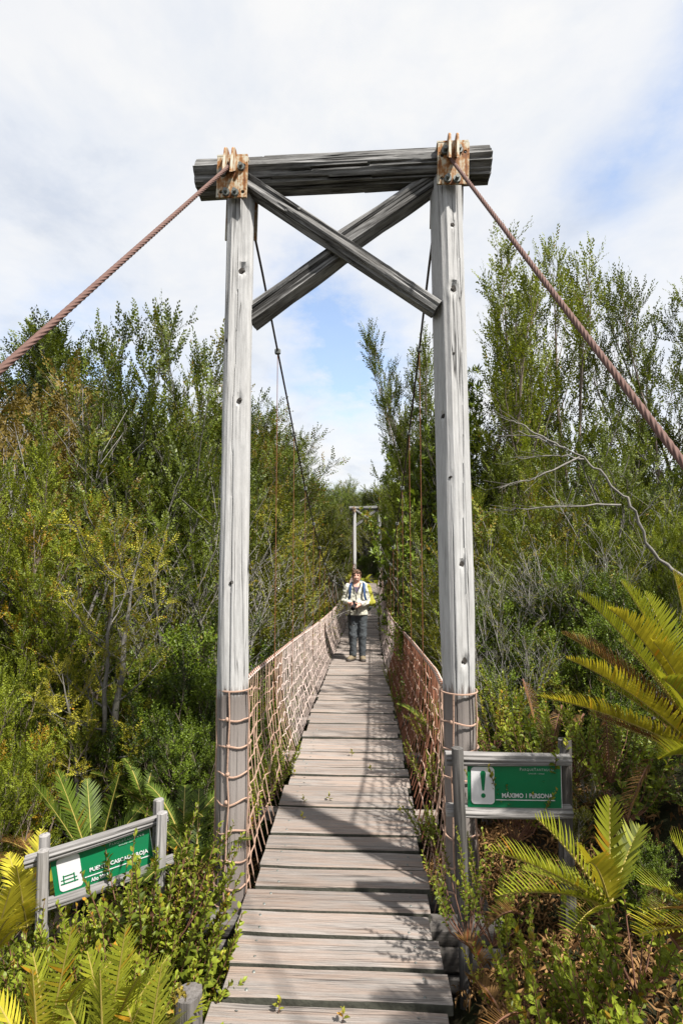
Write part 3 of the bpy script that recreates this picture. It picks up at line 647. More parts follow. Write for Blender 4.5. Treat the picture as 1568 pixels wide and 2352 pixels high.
def sign(c, yaw, roll, w, h, label, kind):
    yg = float(hz(c[0], c[1])); o = thing('park_sign', (c[0], c[1], min(yg, c[2] - .5)), label, 'sign', 'green park signs on log frames')
    MF = Matrix.Translation(Vector(c)) @ Matrix.Rotation(yaw, 4, 'Z') @ Matrix.Rotation(roll, 4, 'Y'); inv = MF.to_3x3()
    def W(x, y, z): return tuple(MF @ Vector((x, y, z)))
    pn = flat('panel', [(-w / 2, -h / 2), (w / 2, -h / 2), (w / 2, h / 2), (-w / 2, h / 2)], .006, M['sgreen'], o, MF, 0)
    rim = .0025
    flat('edge_strip', [(w / 2, -h / 2), (w / 2 + rim, -h / 2), (w / 2 + rim, h / 2), (w / 2, h / 2)], .008, M['swhite'], pn, MF, -.001)
    ov = .10; kk = h / .212
    for z, sd in ((h / 2 + .020 * kk, 3), (-h / 2 - .020 * kk, 5)):
        a, b = W(-w / 2 - ov, .012 if kind == 'R' else .0, z), W(w / 2 + ov * (.95 if kind == 'L' else .5), .012 if kind == 'R' else 0, z)
        rl = add('rail', log_mesh('rail', math.dist(a, b), .028 * kk, .025 * kk, M['rail'], 36, 60, 0, sd, .17, (), .010, [0.4, 1.6, 2.7, 3.9, 5.1]), o, M=align(a, b, sd))
    def post(x, yo, zt, r, m, seed, lean=0.0):
        p = W(x, yo, 0); g = float(hz(p[0], p[1])) - .15
        a, b = (p[0] + lean, p[1], g), (p[0], p[1], p[2] + zt)
        add('post', log_mesh('post', b[2] - g, r * 1.1, r * .95, m, 26, 50, 0, seed, .10, [(b[2] - g - .25, -1.4, .012)], .01, None, .004), o, M=align(a, b, seed))
    if kind == 'R':
        post(-w / 2 - .055, -.045, h / 2 + .09, .027, M['charred'], 3, .03); post(w / 2 + .045, .055, h / 2 + .10, .032, M['sill'], 6)
        flat('pictogram', [(x - w * .338, z + .002) for x, z in rrect(.118 * kk, h * .86, .018)], .003, M['swhite'], pn, MF, -.003)
        ex = [(-.0135, .062)] + [(-.0135 * math.cos(q), .062 + .0135 * math.sin(q)) for q in np.linspace(.4, math.pi - .4, 6)] + [(.0135, .062), (.005, -.022), (-.005, -.022)]
        bar = flat('exclamation_bar', [(x * kk - w * .335, z * kk) for x, z in ex], .002, M['sgreen'], pn, MF, -.0045)
        flat('exclamation_dot', [(-w * .335 + .0115 * kk * math.cos(q), kk * (-.047 + .0115 * math.sin(q))) for q in np.linspace(0, 2 * math.pi, 15)[:-1]], .002, M['sgreen'], pn, MF, -.0045)
        letters('MÁXIMO 1 PERSONA', -w * .135, -h * .265, w * .54, .028 * kk, M['swhite'], pn, MF, .022, y=-.003)
        flat('underline', [(-w * .20, -h * .33), (w * .43, -h * .33), (w * .43, -h * .31), (-w * .20, -h * .31)], .002, M['swhite'], pn, MF, -.0025)
        lx, lz = w * .06, h * .355
    else:
        for x, s_ in ((-w / 2 - .035, 9), (w / 2 + .045, 14)):
            post(x, -.055, h / 2 + .075, .026, M['rail'], s_); post(x - .015, .055, h / 2 + .095, .026, M['rail'], s_ + 1)
        flat('pictogram', [(x - w * .335, z + .0) for x, z in rrect(.118 * kk, h * .86, .018)], .003, M['swhite'], pn, MF, -.003)
        for q, (bx_, bz_, bw, bh) in enumerate(((-.028, -.025, .005, .042), (.018, -.025, .005, .042), (-.005, -.042, .075, .005), (-.005, -.025, .07, .0035), (-.005, -.008, .046, .0035))):
            flat('bridge_pictogram', [(-w * .335 + bx_ - bw / 2, bz_ - bh / 2), (-w * .335 + bx_ + bw / 2, bz_ - bh / 2), (-w * .335 + bx_ + bw / 2, bz_ + bh / 2), (-w * .335 + bx_ - bw / 2, bz_ + bh / 2)], .0015, M['sgreen'], pn, MF, -.0045 - q * .0004)
        letters('PUENTE CASCADA ROJA', -w * .145, -h * .19, w * .60, .028 * kk, M['swhite'], pn, MF, .022, y=-.003)
        flat('underline', [(-w * .20, -h * .275), (w * .46, -h * .275), (w * .46, -h * .255), (-w * .20, -h * .255)], .002, M['swhite'], pn, MF, -.0025)
        letters('Año 2010', -w * .145, -h * .42, w * .17, .021 * kk, M['swhite'], pn, MF, .022, y=-.003)
        lx, lz = w * .08, h * .33
    letters('ParqueTantauco', lx, lz, w * .36, .0165 * kk, M['sgrey'], pn, MF, .004, True, y=-.003)
    letters('CHILOÉ • CHILE', lx + w * .09, lz - .0145 * kk, w * .17, .0068 * kk, M['sgrey'], pn, MF, 0, y=-.003)
    return o
cR = (P(1070, 1806, 2.60) + P(1292, 1806, 2.60)) / 2
sign(tuple(cR), math.radians(1.5), math.radians(.3), .440, .197, 'green sign with white exclamation mark reading MÁXIMO 1 PERSONA, beside the gantry post', 'R')
cL = P(238, 1978, 2.62)
sign(tuple(cL), math.radians(22), math.radians(-9.5), .445, .180, 'green sign with PUENTE lettering on a log frame, overgrown by leafy shrubs', 'L')

# ------------------------------------------------------------------ signed distance modelling for the person
def surface_nets(D, o, h):
    s = D < 0; nx, ny, nz = D.shape
    acc = np.zeros((nx - 1, ny - 1, nz - 1, 3)); cnt = np.zeros((nx - 1, ny - 1, nz - 1))
    def sl(a, n): return slice(a, n - 1 + a)
    for ax in range(3):
        for p in (0, 1):
            for q in (0, 1):
                c0 = [0, 0, 0]; oth = [k for k in range(3) if k != ax]; c0[oth[0]] = p; c0[oth[1]] = q; c1 = list(c0); c1[ax] = 1
                A = D[sl(c0[0], nx), sl(c0[1], ny), sl(c0[2], nz)]; B = D[sl(c1[0], nx), sl(c1[1], ny), sl(c1[2], nz)]
                m = (A < 0) != (B < 0); tt = np.where(m, A / np.where(m, A - B, 1), 0)
                for k in range(3): acc[..., k] += m * (tt if k == ax else c0[k])
                cnt += m
    act = cnt > 0; idx = -np.ones(act.shape, int); idx[act] = np.arange(act.sum())
    ii = np.argwhere(act); V = (ii + acc[act] / cnt[act][:, None]) * h + o
    Fs = []
    for ax in range(3):
        b, c = [(1, 2), (2, 0), (0, 1)][ax]
        sh = [slice(1, -1)] * 3; sh[ax] = slice(0, -1); hi = list(sh); hi[ax] = slice(1, None)
        A = s[tuple(sh)]; B = s[tuple(hi)]; m = A != B; w = np.argwhere(m)
        g = w.copy(); g[:, b] += 1; g[:, c] += 1                       # grid vertex
        def cell(db, dc):
            q = g.copy(); q[:, b] -= db; q[:, c] -= dc; return idx[q[:, 0], q[:, 1], q[:, 2]]
        f = np.stack([cell(1, 1), cell(0, 1), cell(0, 0), cell(1, 0)], -1)
        fl = A[m]; f[~fl] = f[~fl][:, ::-1]; Fs.append(f)
    F_ = np.concatenate(Fs); return V, F_[(F_ >= 0).all(1)]
class SDF:
    def __init__(s, lo, hi, h):
        s.o, s.h = np.array(lo, float), h; n = np.ceil((np.array(hi) - s.o) / h).astype(int) + 1
        s.g = [s.o[k] + h * np.arange(n[k]) for k in range(3)]; s.D = np.full(n, 1.0)
    def win(s, lo, hi): return tuple(slice(max(0, int((lo[k] - s.o[k]) / s.h)), max(0, int((hi[k] - s.o[k]) / s.h) + 2)) for k in range(3))
    def pts(s, w): return np.stack(np.meshgrid(s.g[0][w[0]], s.g[1][w[1]], s.g[2][w[2]], indexing='ij'), -1)
    def blend(s, w, d, k, op):
        D = s.D[w]
        if op == 'cut': d = -d; hh = np.clip(.5 - .5 * (D - d) / k, 0, 1); s.D[w] = D * (1 - hh) + d * hh + k * hh * (1 - hh)
        else: hh = np.clip(.5 + .5 * (D - d) / k, 0, 1); s.D[w] = D * (1 - hh) + d * hh - k * hh * (1 - hh)
    def cone(s, a, b, ra, rb, k=.02, op='add', sq=(1, 1, 1)):
        a, b = np.array(a, float), np.array(b, float); m = max(ra, rb) / min(sq) + k + .03
        w = s.win(np.minimum(a, b) - m, np.maximum(a, b) + m); p = s.pts(w)
        if p.size == 0: return
        S_ = np.array(sq); d = (b - a) * S_; q = (p - a) * S_; u = np.clip((q @ d) / max(d @ d, 1e-9), 0, 1)
        s.blend(w, np.linalg.norm(q - u[..., None] * d, axis=-1) - (ra + (rb - ra) * u), k, op)
    def ell(s, c, r, k=.02, op='add'):
        c, r = np.array(c, float), np.array(r, float); w = s.win(c - r - k - .03, c + r + k + .03); p = (s.pts(w) - c) / r
        if p.size == 0: return
        n = np.linalg.norm(p, axis=-1); s.blend(w, (n - 1) * r.min(), k, op)
    def plane(s, pt, nrm):
        """cut away everything on the side the normal points to"""
        nrm = unit(nrm); p = np.stack(np.meshgrid(*s.g, indexing='ij'), -1); s.D = np.maximum(s.D, (p - np.array(pt)) @ nrm)
    def noise(s, amp, freq, seed):
        m = np.abs(s.D) < .03; p = np.argwhere(m) * s.h + s.o; s.D[m] += amp * fbm(p * freq, seed, 2)
    def out(s): return surface_nets(s.D, s.o, s.h)

skin = plain('skin', (.56, .31, .24), .5, var=.12, scale=60); hairm = plain('brown_hair', (.085, .045, .024), .55, var=.6, scale=120, bump=.6)
jac = plain('cream_jacket', (.50, .49, .41), .75, var=.06, scale=25); oliv = plain('olive_yellow_sleeve', (.26, .25, .025), .75, var=.12, scale=25)
trou = plain('slate_trousers', (.052, .060, .067), .8, var=.15, scale=30); tee = plain('violet_shirt', (.085, .07, .115), .85); lining = plain('dark_lining', (.05, .045, .045), .8)
boot_t = plain('tan_boot_suede', (.17, .135, .085), .8, var=.35, scale=40); boot_s = plain('boot_sole', (.04, .032, .027), .7); blk = plain('black_plastic', (.012, .012, .013), .35, var=.3)
blue = plain('blue_strap', (.02, .055, .15), .7); packm = plain('grey_green_pack', (.085, .11, .10), .6, var=.3, scale=14)
white = plain('white_teeth', (.75, .72, .68), .3); lipm = plain('lips', (.45, .16, .13), .5); dkm = plain('dark_eye', (.03, .022, .018), .3); glassm = plain('lens_glass', (.02, .02, .03), .05, spec=.9)

def build_person():
    PX, PY = .0, 9.86; PZ = float(dz(PY)) + .004
    ps = thing('person', (PX, PY, PZ), 'person in cream and olive jacket smiling on the walkway, holding a camera', 'person')
    T = Matrix.Translation((PX, PY, PZ))
    def putm(name, V, F_, mats, parent=ps, mi=0, smooth=True): return add(name, mesh(name, [(V, F_, .5, mi)], mats, smooth), parent, M=T)
    HC = np.array([-.015, -.015, 1.548])                                # head centre
    SH = {-1: (-.172, .0, 1.335), 1: (.180, .0, 1.335)}; EL = {-1: (-.245, -.02, 1.085), 1: (.262, -.02, 1.075)}; WR = {-1: (-.150, -.215, 1.075), 1: (.045, -.235, 1.040)}
    AN = {-1: (-.082, .0, .10), 1: (.088, .0, .10)}; KN = {-1: (-.088, -.015, .47), 1: (.092, -.015, .47)}; HP = {-1: (-.085, 0, .86), 1: (.088, 0, .86)}
    # ---- the body: one surface from head to ankles, hands included
    b = SDF((-.36, -.36, .02), (.36, .16, 1.68), .0062)
    b.ell(HC + (0, .0, .02), (.080, .094, .105), .02); b.ell(HC + (0, -.022, -.05), (.060, .063, .062), .03)
    b.cone(HC + (0, -.087, .008), HC + (0, -.106, -.022), .008, .014, .012); b.ell(HC + (.03, -.078, -.022), (.018, .014, .016), .012); b.ell(HC + (-.03, -.078, -.022), (.018, .014, .016), .012)
    for sx in (-1, 1):
        b.ell(HC + (sx * .031, -.098, .013), (.014, .016, .009), .010, 'cut'); b.ell(HC + (sx * .076, .005, -.01), (.010, .018, .028), .006)
    b.cone(HC + (0, .012, -.06), (-.01, .01, 1.36), .052, .058, .03)
    b.cone((0, .01, 1.30), (0, .01, .95), .12, .125, .06, sq=(.82, 1.15, 1)); b.cone((-.15, .005, 1.345), (.155, .005, 1.345), .05, .05, .05); b.ell((0, .01, .90), (.16, .11, .11), .05)
    for s in (-1, 1):
        b.cone(SH[s], EL[s], .045, .036, .03); b.cone(EL[s], WR[s], .036, .024, .02)
        b.cone(HP[s], KN[s], .078, .055, .04); b.cone(KN[s], AN[s], .052, .038, .03)
    # hands: palm, four fingers with two bends and a thumb, closed on the camera
    CM = np.array([-.058, -.285, 1.045])
    def hand(s):
        w = np.array(WR[s]); 
        if s < 0: palm = CM + (-.062, .018, .012); ks = [(CM + (-.064, -.012, .038 - .018 * k)) for k in range(4)]; tips = [CM + (-.022, -.040, .040 - .017 * k) for k in range(4)]; th = [CM + (-.055, .035, .03), CM + (-.03, .032, .045)]
        else: palm = CM + (.066, -.005, -.018); ks = [(CM + (.056 - .004 * k, -.030 - .018 * k, -.046)) for k in range(4)]; tips = [CM + (.012 + .004 * k, -.034 - .019 * k, -.052) for k in range(4)]; th = [CM + (.056, -.02, .022), CM + (.024, -.040, .036)]
        b.cone(w, palm, .025, .030, .02)
        for k in range(4):
            r = (.0098, .0102, .0098, .0088)[k]; mid = (np.array(ks[k]) + tips[k]) / 2 + (0, -.012, -.004)
            b.cone(palm + (ks[k] - palm) * .4, ks[k], .011, r, .006); b.cone(ks[k], mid, r, r * .95, .003); b.cone(mid, tips[k], r * .95, r * .82, .003)
        b.cone(palm, th[0], .013, .011, .008); b.cone(th[0], th[1], .011, .009, .004)
    hand(-1); hand(1)
    V, F_ = b.out(); body = putm('body', V, F_, skin)
    def bead(name, c, r, m, sq=(1, 1, 1), n=8):
        v, f = lathe([(0, 1), (.5, .87), (.87, .5), (1, 0), (.87, -.5), (.5, -.87), (0, -1)], n); return putm(name, v * r * np.array(sq) + np.array(c), f, m, body)
    for sx in (-1, 1):
        bead('eye', HC + (sx * .031, -.086, .012), .0105, dkm, (1.35, .6, .5)); bead('eyebrow', HC + (sx * .032, -.090, .031), .016, hairm, (1.25, .45, .22))
    bead('lips', HC + (0, -.0805, -.052), .021, lipm, (1.25, .45, .42)); bead('teeth', HC + (0, -.087, -.0505), .017, white, (1.2, .4, .24))
    # ---- hair
    q = SDF(HC - (.12, .13, .12), HC + (.12, .13, .14), .0055)
    q.ell(HC + (.0, .010, .030), (.090, .106, .103), .01); q.ell(HC + (0, -.112, -.034), (.080, .088, .112), .010, 'cut'); q.ell(HC + (0, -.02, -.115), (.13, .11, .075), .02, 'cut')
    q.cone(HC + (.02, -.075, .095), HC + (.072, -.055, .075), .018, .012, .02); q.cone(HC + (-.055, -.074, .068), HC + (.04, -.088, .072), .012, .014, .015)
    q.noise(.006, 70, 3); V, F_ = q.out(); putm('hair', V, F_, hairm, body)
    # ---- trousers
    q = SDF((-.24, -.16, .05), (.25, .17, 1.02), .0075)
    q.ell((0, .01, .90), (.175, .125, .12), .05)
    for s in (-1, 1): q.cone((HP[s][0] * 1.04, 0, .84), KN[s], .095, .074, .05); q.cone(KN[s], (AN[s][0], .0, .09), .073, .066, .03)
    q.noise(.006, 14, 9); q.noise(.004, 34, 5); q.plane((0, 0, .085), (0, 0, -1)); V, F_ = q.out(); tr = putm('trousers', V, F_, trou)
    # ---- shirt in the neckline
    q = SDF((-.12, -.17, 1.12), (.11, .1, 1.46), .008); q.cone((-.01, -.0, 1.37), (-.01, -.01, 1.16), .088, .115, .02, sq=(.95, .98, 1)); q.plane((0, 0, 1.395), (0, -.5, 1)); V, F_ = q.out(); putm('shirt', V, F_, tee)
    # ---- jacket with collar, hood and sleeves
    q = SDF((-.38, -.34, .80), (.39, .20, 1.50), .0072)
    q.cone((0, .01, 1.30), (0, -.01, 1.02), .135, .165, .05, sq=(.80, 1.08, 1)); q.cone((0, -.01, 1.02), (-.0, .0, .87), .165, .168, .05, sq=(.86, 1.15, 1)); q.cone((-.150, .01, 1.345), (.160, .01, 1.345), .062, .062, .05)
    for s in (-1, 1):
        q.cone(SH[s], EL[s], .072, .064, .045); w = np.array(WR[s]); e = np.array(EL[s]); q.cone(e, e + (w - e) * .86, .064, .042, .03)
    for a in np.linspace(-2.55, .60, 14):                                # stand-up collar
        c = np.array([-.012, .02, 1.40]) + .088 * np.array([math.cos(a), -math.sin(a) * -1 if False else math.sin(a) * .9, 0]) 
    for a in np.radians(np.linspace(-40, 220, 16)):
        q.cone((-.012 + .098 * math.cos(a), .02 + .085 * math.sin(a), 1.37), (-.012 + .104 * math.cos(a), .02 + .088 * math.sin(a), 1.425), .019, .014, .012)
    q.cone((.06, .10, 1.40), (-.06, .10, 1.40), .045, .045, .03); q.cone((.11, .06, 1.41), (.07, .11, 1.39), .035, .04, .03)
    q.noise(.010, 15, 21); q.noise(.005, 40, 23)
    for zz in np.linspace(0, 1, 9):                                       # open neck
        q.cone((-.012, -.22, 1.44 - .20 * zz), (-.012, -.05, 1.44 - .20 * zz), .062 * (1 - zz) + .006, .062 * (1 - zz) + .006, .008, 'cut')
    q.plane((0, 0, .838), (0, 0, -1)); V, F_ = q.out(); cen = V[F_].mean(1)
    olive = (cen[:, 0] > .235 - .25 * np.clip(cen[:, 2] - 1.17, 0, .2)) | ((cen[:, 0] > .17) & (cen[:, 2] < 1.10) & (cen[:, 2] > .98) & (cen[:, 0] + cen[:, 1] * .6 > .14)) | ((cen[:, 0] < -.27) & (cen[:, 2] < 1.10)) | ((cen[:, 0] < -.19) & (cen[:, 2] < 1.035))
    jk = putm('jacket', V, F_, [jac, oliv], mi=olive.astype(int))
    zp = np.linspace(1.225, .87, 12); part('zip', tube_p(np.stack([PX - .012 + 0 * zp, PY - np.interp(zp, [.87, 1.02, 1.23], [.148, .168, .138]), PZ + zp], -1), .0045, 5), lining, jk)
    for s in (-1, 1): part('collar_lining', tube_p(np.array([PX, PY, PZ]) + bez((-.012 + s * .075, -.055, 1.425), (-.012 + s * .052, -.125, 1.32), (-.012, -.150, 1.235), 8), [.012, .013, .012, .011, .009, .008, .007, .005], 6), lining, jk)
    for s in (-1, 1):
        w = np.array(WR[s]); e = np.array(EL[s]); d = unit(w - e); cpos = e + (w - e) * .93; part('cuff', tube_p(np.array([PX, PY, PZ]) + np.stack([cpos - d * .02, cpos, cpos + d * .015]), [.041, .036, .034], 10), [lining if s > 0 else jac], jk)
    # ---- boots
    for s in (-1, 1):
        x = AN[s][0]; yaw = -.42 if s < 0 else .10; fw = np.array([math.sin(yaw), -math.cos(yaw), 0])
        q = SDF((x - .16, -.30, -.01), (x + .16, .14, .19), .0062); a = np.array([x, .03, .06]); toe = np.array([x, .03, .045]) + fw * .17
        q.cone(a, toe, .055, .047, .02, sq=(1, 1, 1.1)); q.cone((x, .02, .06), (x, .015, .155), .052, .05, .03); q.plane((0, 0, .022), (0, 0, -1)); V, F_ = q.out()
        bo = putm('boot', V, F_, boot_t)
        q = SDF((x - .16, -.31, -.01), (x + .16, .14, .09), .0062); q.cone(np.array([x, .035, .022]), np.array([x, .03, .022]) + fw * .18, .057, .052, .015, sq=(1, 1, 1.6)); q.ell(toe + fw * .02 - (0, 0, .01), (.044, .035, .03), .02); q.plane((0, 0, .0), (0, 0, -1)); V, F_ = q.out(); putm('sole', V, F_, boot_s, bo)
        for k in range(4):
            c = np.array([x, .03, .108 - .012 * k]) + fw * (.055 + .024 * k); sd = np.array([fw[1], -fw[0], 0]) * .028
            part('lace', tube_p(np.array([PX, PY, PZ]) + np.stack([c - sd, c + (0, 0, .008), c + sd]), .004, 5), lining, bo)
    # ---- camera in the hands, backpack on the back
    B0 = np.array([PX, PY, PZ])
    cm = thing('hand_camera', tuple(B0 + CM), 'black camera with lens hood held in the hands of the person on the walkway', 'camera')
    part('camera_body', [box(B0 + CM + (0, .01, .01), (.125, .05, .082), bev=.012), box(B0 + CM + (-.048, -.018, .005), (.026, .03, .075), bev=.01)], blk, cm)
    part('viewfinder_hump', [box(B0 + CM + (0, .0, .062), (.05, .05, .03), bev=.01)], blk, cm)
    dn = unit((-.16, -.80, -.52)); Rl = np.array(Vector(dn).to_track_quat('Z', 'Y').to_matrix())
    v, f = lathe([(0, 0), (.035, 0), (.036, .05), (.039, .052), (.039, .075), (.044, .11), (.041, .11), (.036, .08), (0, .078)], 20); v[:, :2] *= 1
    ln = part('lens', [(v @ Rl.T + B0 + CM, f)], blk, cm, True, 35); v, f = lathe([(0, .083), (.02, .082), (.034, .079)], 16); part('lens_glass', [(v @ Rl.T + B0 + CM, f)], glassm, ln, True)
    for s, L in ((-1, [(-.07, .0, .02), (-.075, .02, -.10), (-.078, .04, -.16)]), (1, [(.06, .01, .0), (.05, .05, -.10), (.043, .09, -.23), (.04, .10, -.30)])):
        part('strap', tube_p(B0 + CM + np.array(L), .0045, 6), blk, cm)
    part('neck_strap_pad', tube_p(B0 + CM + np.array([(-.078, .04, -.15), (-.078, .05, -.20), (-.07, .065, -.30), (-.05, .075, -.37), (.0, .08, -.385)]), [.008, .019, .018, .009, .006], 8), blk, cm)
    bp = thing('backpack', tuple(B0 + (.05, .2, 1.0)), 'grey green backpack with blue shoulder straps worn by the person', 'backpack')
    q = SDF((-.24, .05, .82), (.33, .42, 1.50), .010); q.cone((.04, .20, 1.30), (.075, .22, 1.00), .15, .165, .06, sq=(.82, 1.05, 1)); q.cone((.06, .17, 1.40), (.10, .17, 1.38), .07, .06, .05); q.cone((.20, .18, 1.12), (.20, .18, .98), .055, .06, .03); q.noise(.012, 13, 2)
    q.plane((0, .10, 0), (0, -1, 0)); V, F_ = q.out(); part('bag', [(V + B0, F_)], packm, bp, True)
    for s in (-1, 1):
        pts = bez((s * .118, .06, 1.425), (s * .125, -.16, 1.42), (s * .135, -.168, 1.22), 10); pts = np.concatenate([pts, bez((s * .135, -.168, 1.22), (s * .150, -.158, 1.12), (s * .19, -.06, 1.05), 6)[1:]])
        tg = unit(np.gradient(pts, axis=0)); sd = unit(np.cross(tg, unit(pts - (0, .05, 1.25)))); w = np.linspace(.026, .018, len(pts))[:, None]; up = np.cross(sd, tg) * .006
        v = np.concatenate([pts - sd * w - up, pts + sd * w - up, pts + sd * w + up, pts - sd * w + up]); n = len(pts); f = []
        for k in range(n - 1):
            for j in range(4): f.append([j * n + k, j * n + k + 1, ((j + 1) % 4) * n + k + 1, ((j + 1) % 4) * n + k])
        f += [[0, n, 2 * n, 3 * n], [n - 1, 4 * n - 1, 3 * n - 1, 2 * n - 1]]
        part('shoulder_strap', [(v + B0, np.array(f))], blue, bp)
    return ps
build_person()

# ------------------------------------------------------------------ vegetation
def leaf_quad(L, w, fold=.25, curl=.0):
    """one folded leaf along +Y: base, left, tip, right"""
    return np.array([(0, 0, 0), (-w, L * .45, w * fold), (0, L, -curl * L), (w, L * .45, w * fold)])
def leaf_big(L, w, fold=.22, curl=.15):
    return np.array([(0, 0, 0), (-w * .75, L * .28, w * fold), (-w * .85, L * .6, w * fold - curl * L * .25), (0, L, -curl * L), (w * .85, L * .6, w * fold - curl * L * .25), (w * .75, L * .28, w * fold), (0, L * .45, -curl * L * .1)])
FQ = np.array([[0, 2, 1], [0, 3, 2]])
FB = np.array([[0, 6, 1], [1, 6, 2], [2, 6, 3], [3, 6, 4], [4, 6, 5], [5, 6, 0]])
def frames(D, U):
    y = unit(D); x = unit(np.cross(y, U)); z = np.cross(x, y); return np.stack([x, y, z], -1)
def inst(tpl, pos, R, s):
    """tpl (k,3) placed at every pos -> (N,k,3)"""
    return pos[:, None] + np.einsum('nij,kj->nki', R, tpl) * np.asarray(s).reshape(-1, 1, 1)
def spray(n, L, ll, lw, ang=55, jit=.15, seed=0, two=True, droop=.0, big=False):
    """leaf frames along a twig (+Y): two-ranked rows"""
    rg = np.random.default_rng(seed); pos, R, s = [], [], []
    for k in range(n):
        u = (k + .5) / n; sd = 1 if k % 2 else -1; a = math.radians(ang * (1 - .45 * u) + rg.normal(0, 9))
        d = np.array([sd * math.sin(a), math.cos(a), rg.normal(0, .22) - droop]); up = np.array([rg.normal(0, .3), rg.normal(0, .3), 1])
        if not two: q = k * 2.4; d = np.array([math.sin(a) * math.cos(q), math.cos(a), math.sin(a) * math.sin(q)]); up = np.array([0, 1, .2])
        pos.append((rg.normal(0, .003), u * L, rg.normal(0, .004) - droop * u * u * L)); R.append(frames(d[None], up[None])[0]); s.append((1 - .45 * abs(u - .35)) * rg.uniform(.8, 1.15))
    t_ = leaf_big(ll, lw) if big else leaf_quad(ll, lw)
    return inst(t_, np.array(pos), np.array(R), np.array(s))         # (n, k, 3)
def whorl(n, ll, lw, seed=0, tilt=25):
    rg = np.random.default_rng(seed); d = []
    for k in range(n):
        a = k * 2.4 + rg.normal(0, .15); e = math.radians(tilt + 45 * (k / n) + rg.normal(0, 9)); d.append((math.cos(a) * math.cos(e), math.sin(e), math.sin(a) * math.cos(e)))
    d = np.array(d); return inst(leaf_big(ll, lw, .2, .22), np.zeros((n, 3)) + rg.normal(0, .006, (n, 3)), frames(d, np.array([[.02, 1, .03]]) + 0 * d), rg.uniform(.75, 1.1, n))
def leafmesh(tris_k, V, tint, m, name):
    """V (N,k,3)"""
    N, k, _ = V.shape; Fk = FQ if k == 4 else FB
    f = (np.arange(N)[:, None, None] * k + Fk[None]).reshape(-1, 3); return (V.reshape(-1, 3), f, np.repeat(tint, k), m)

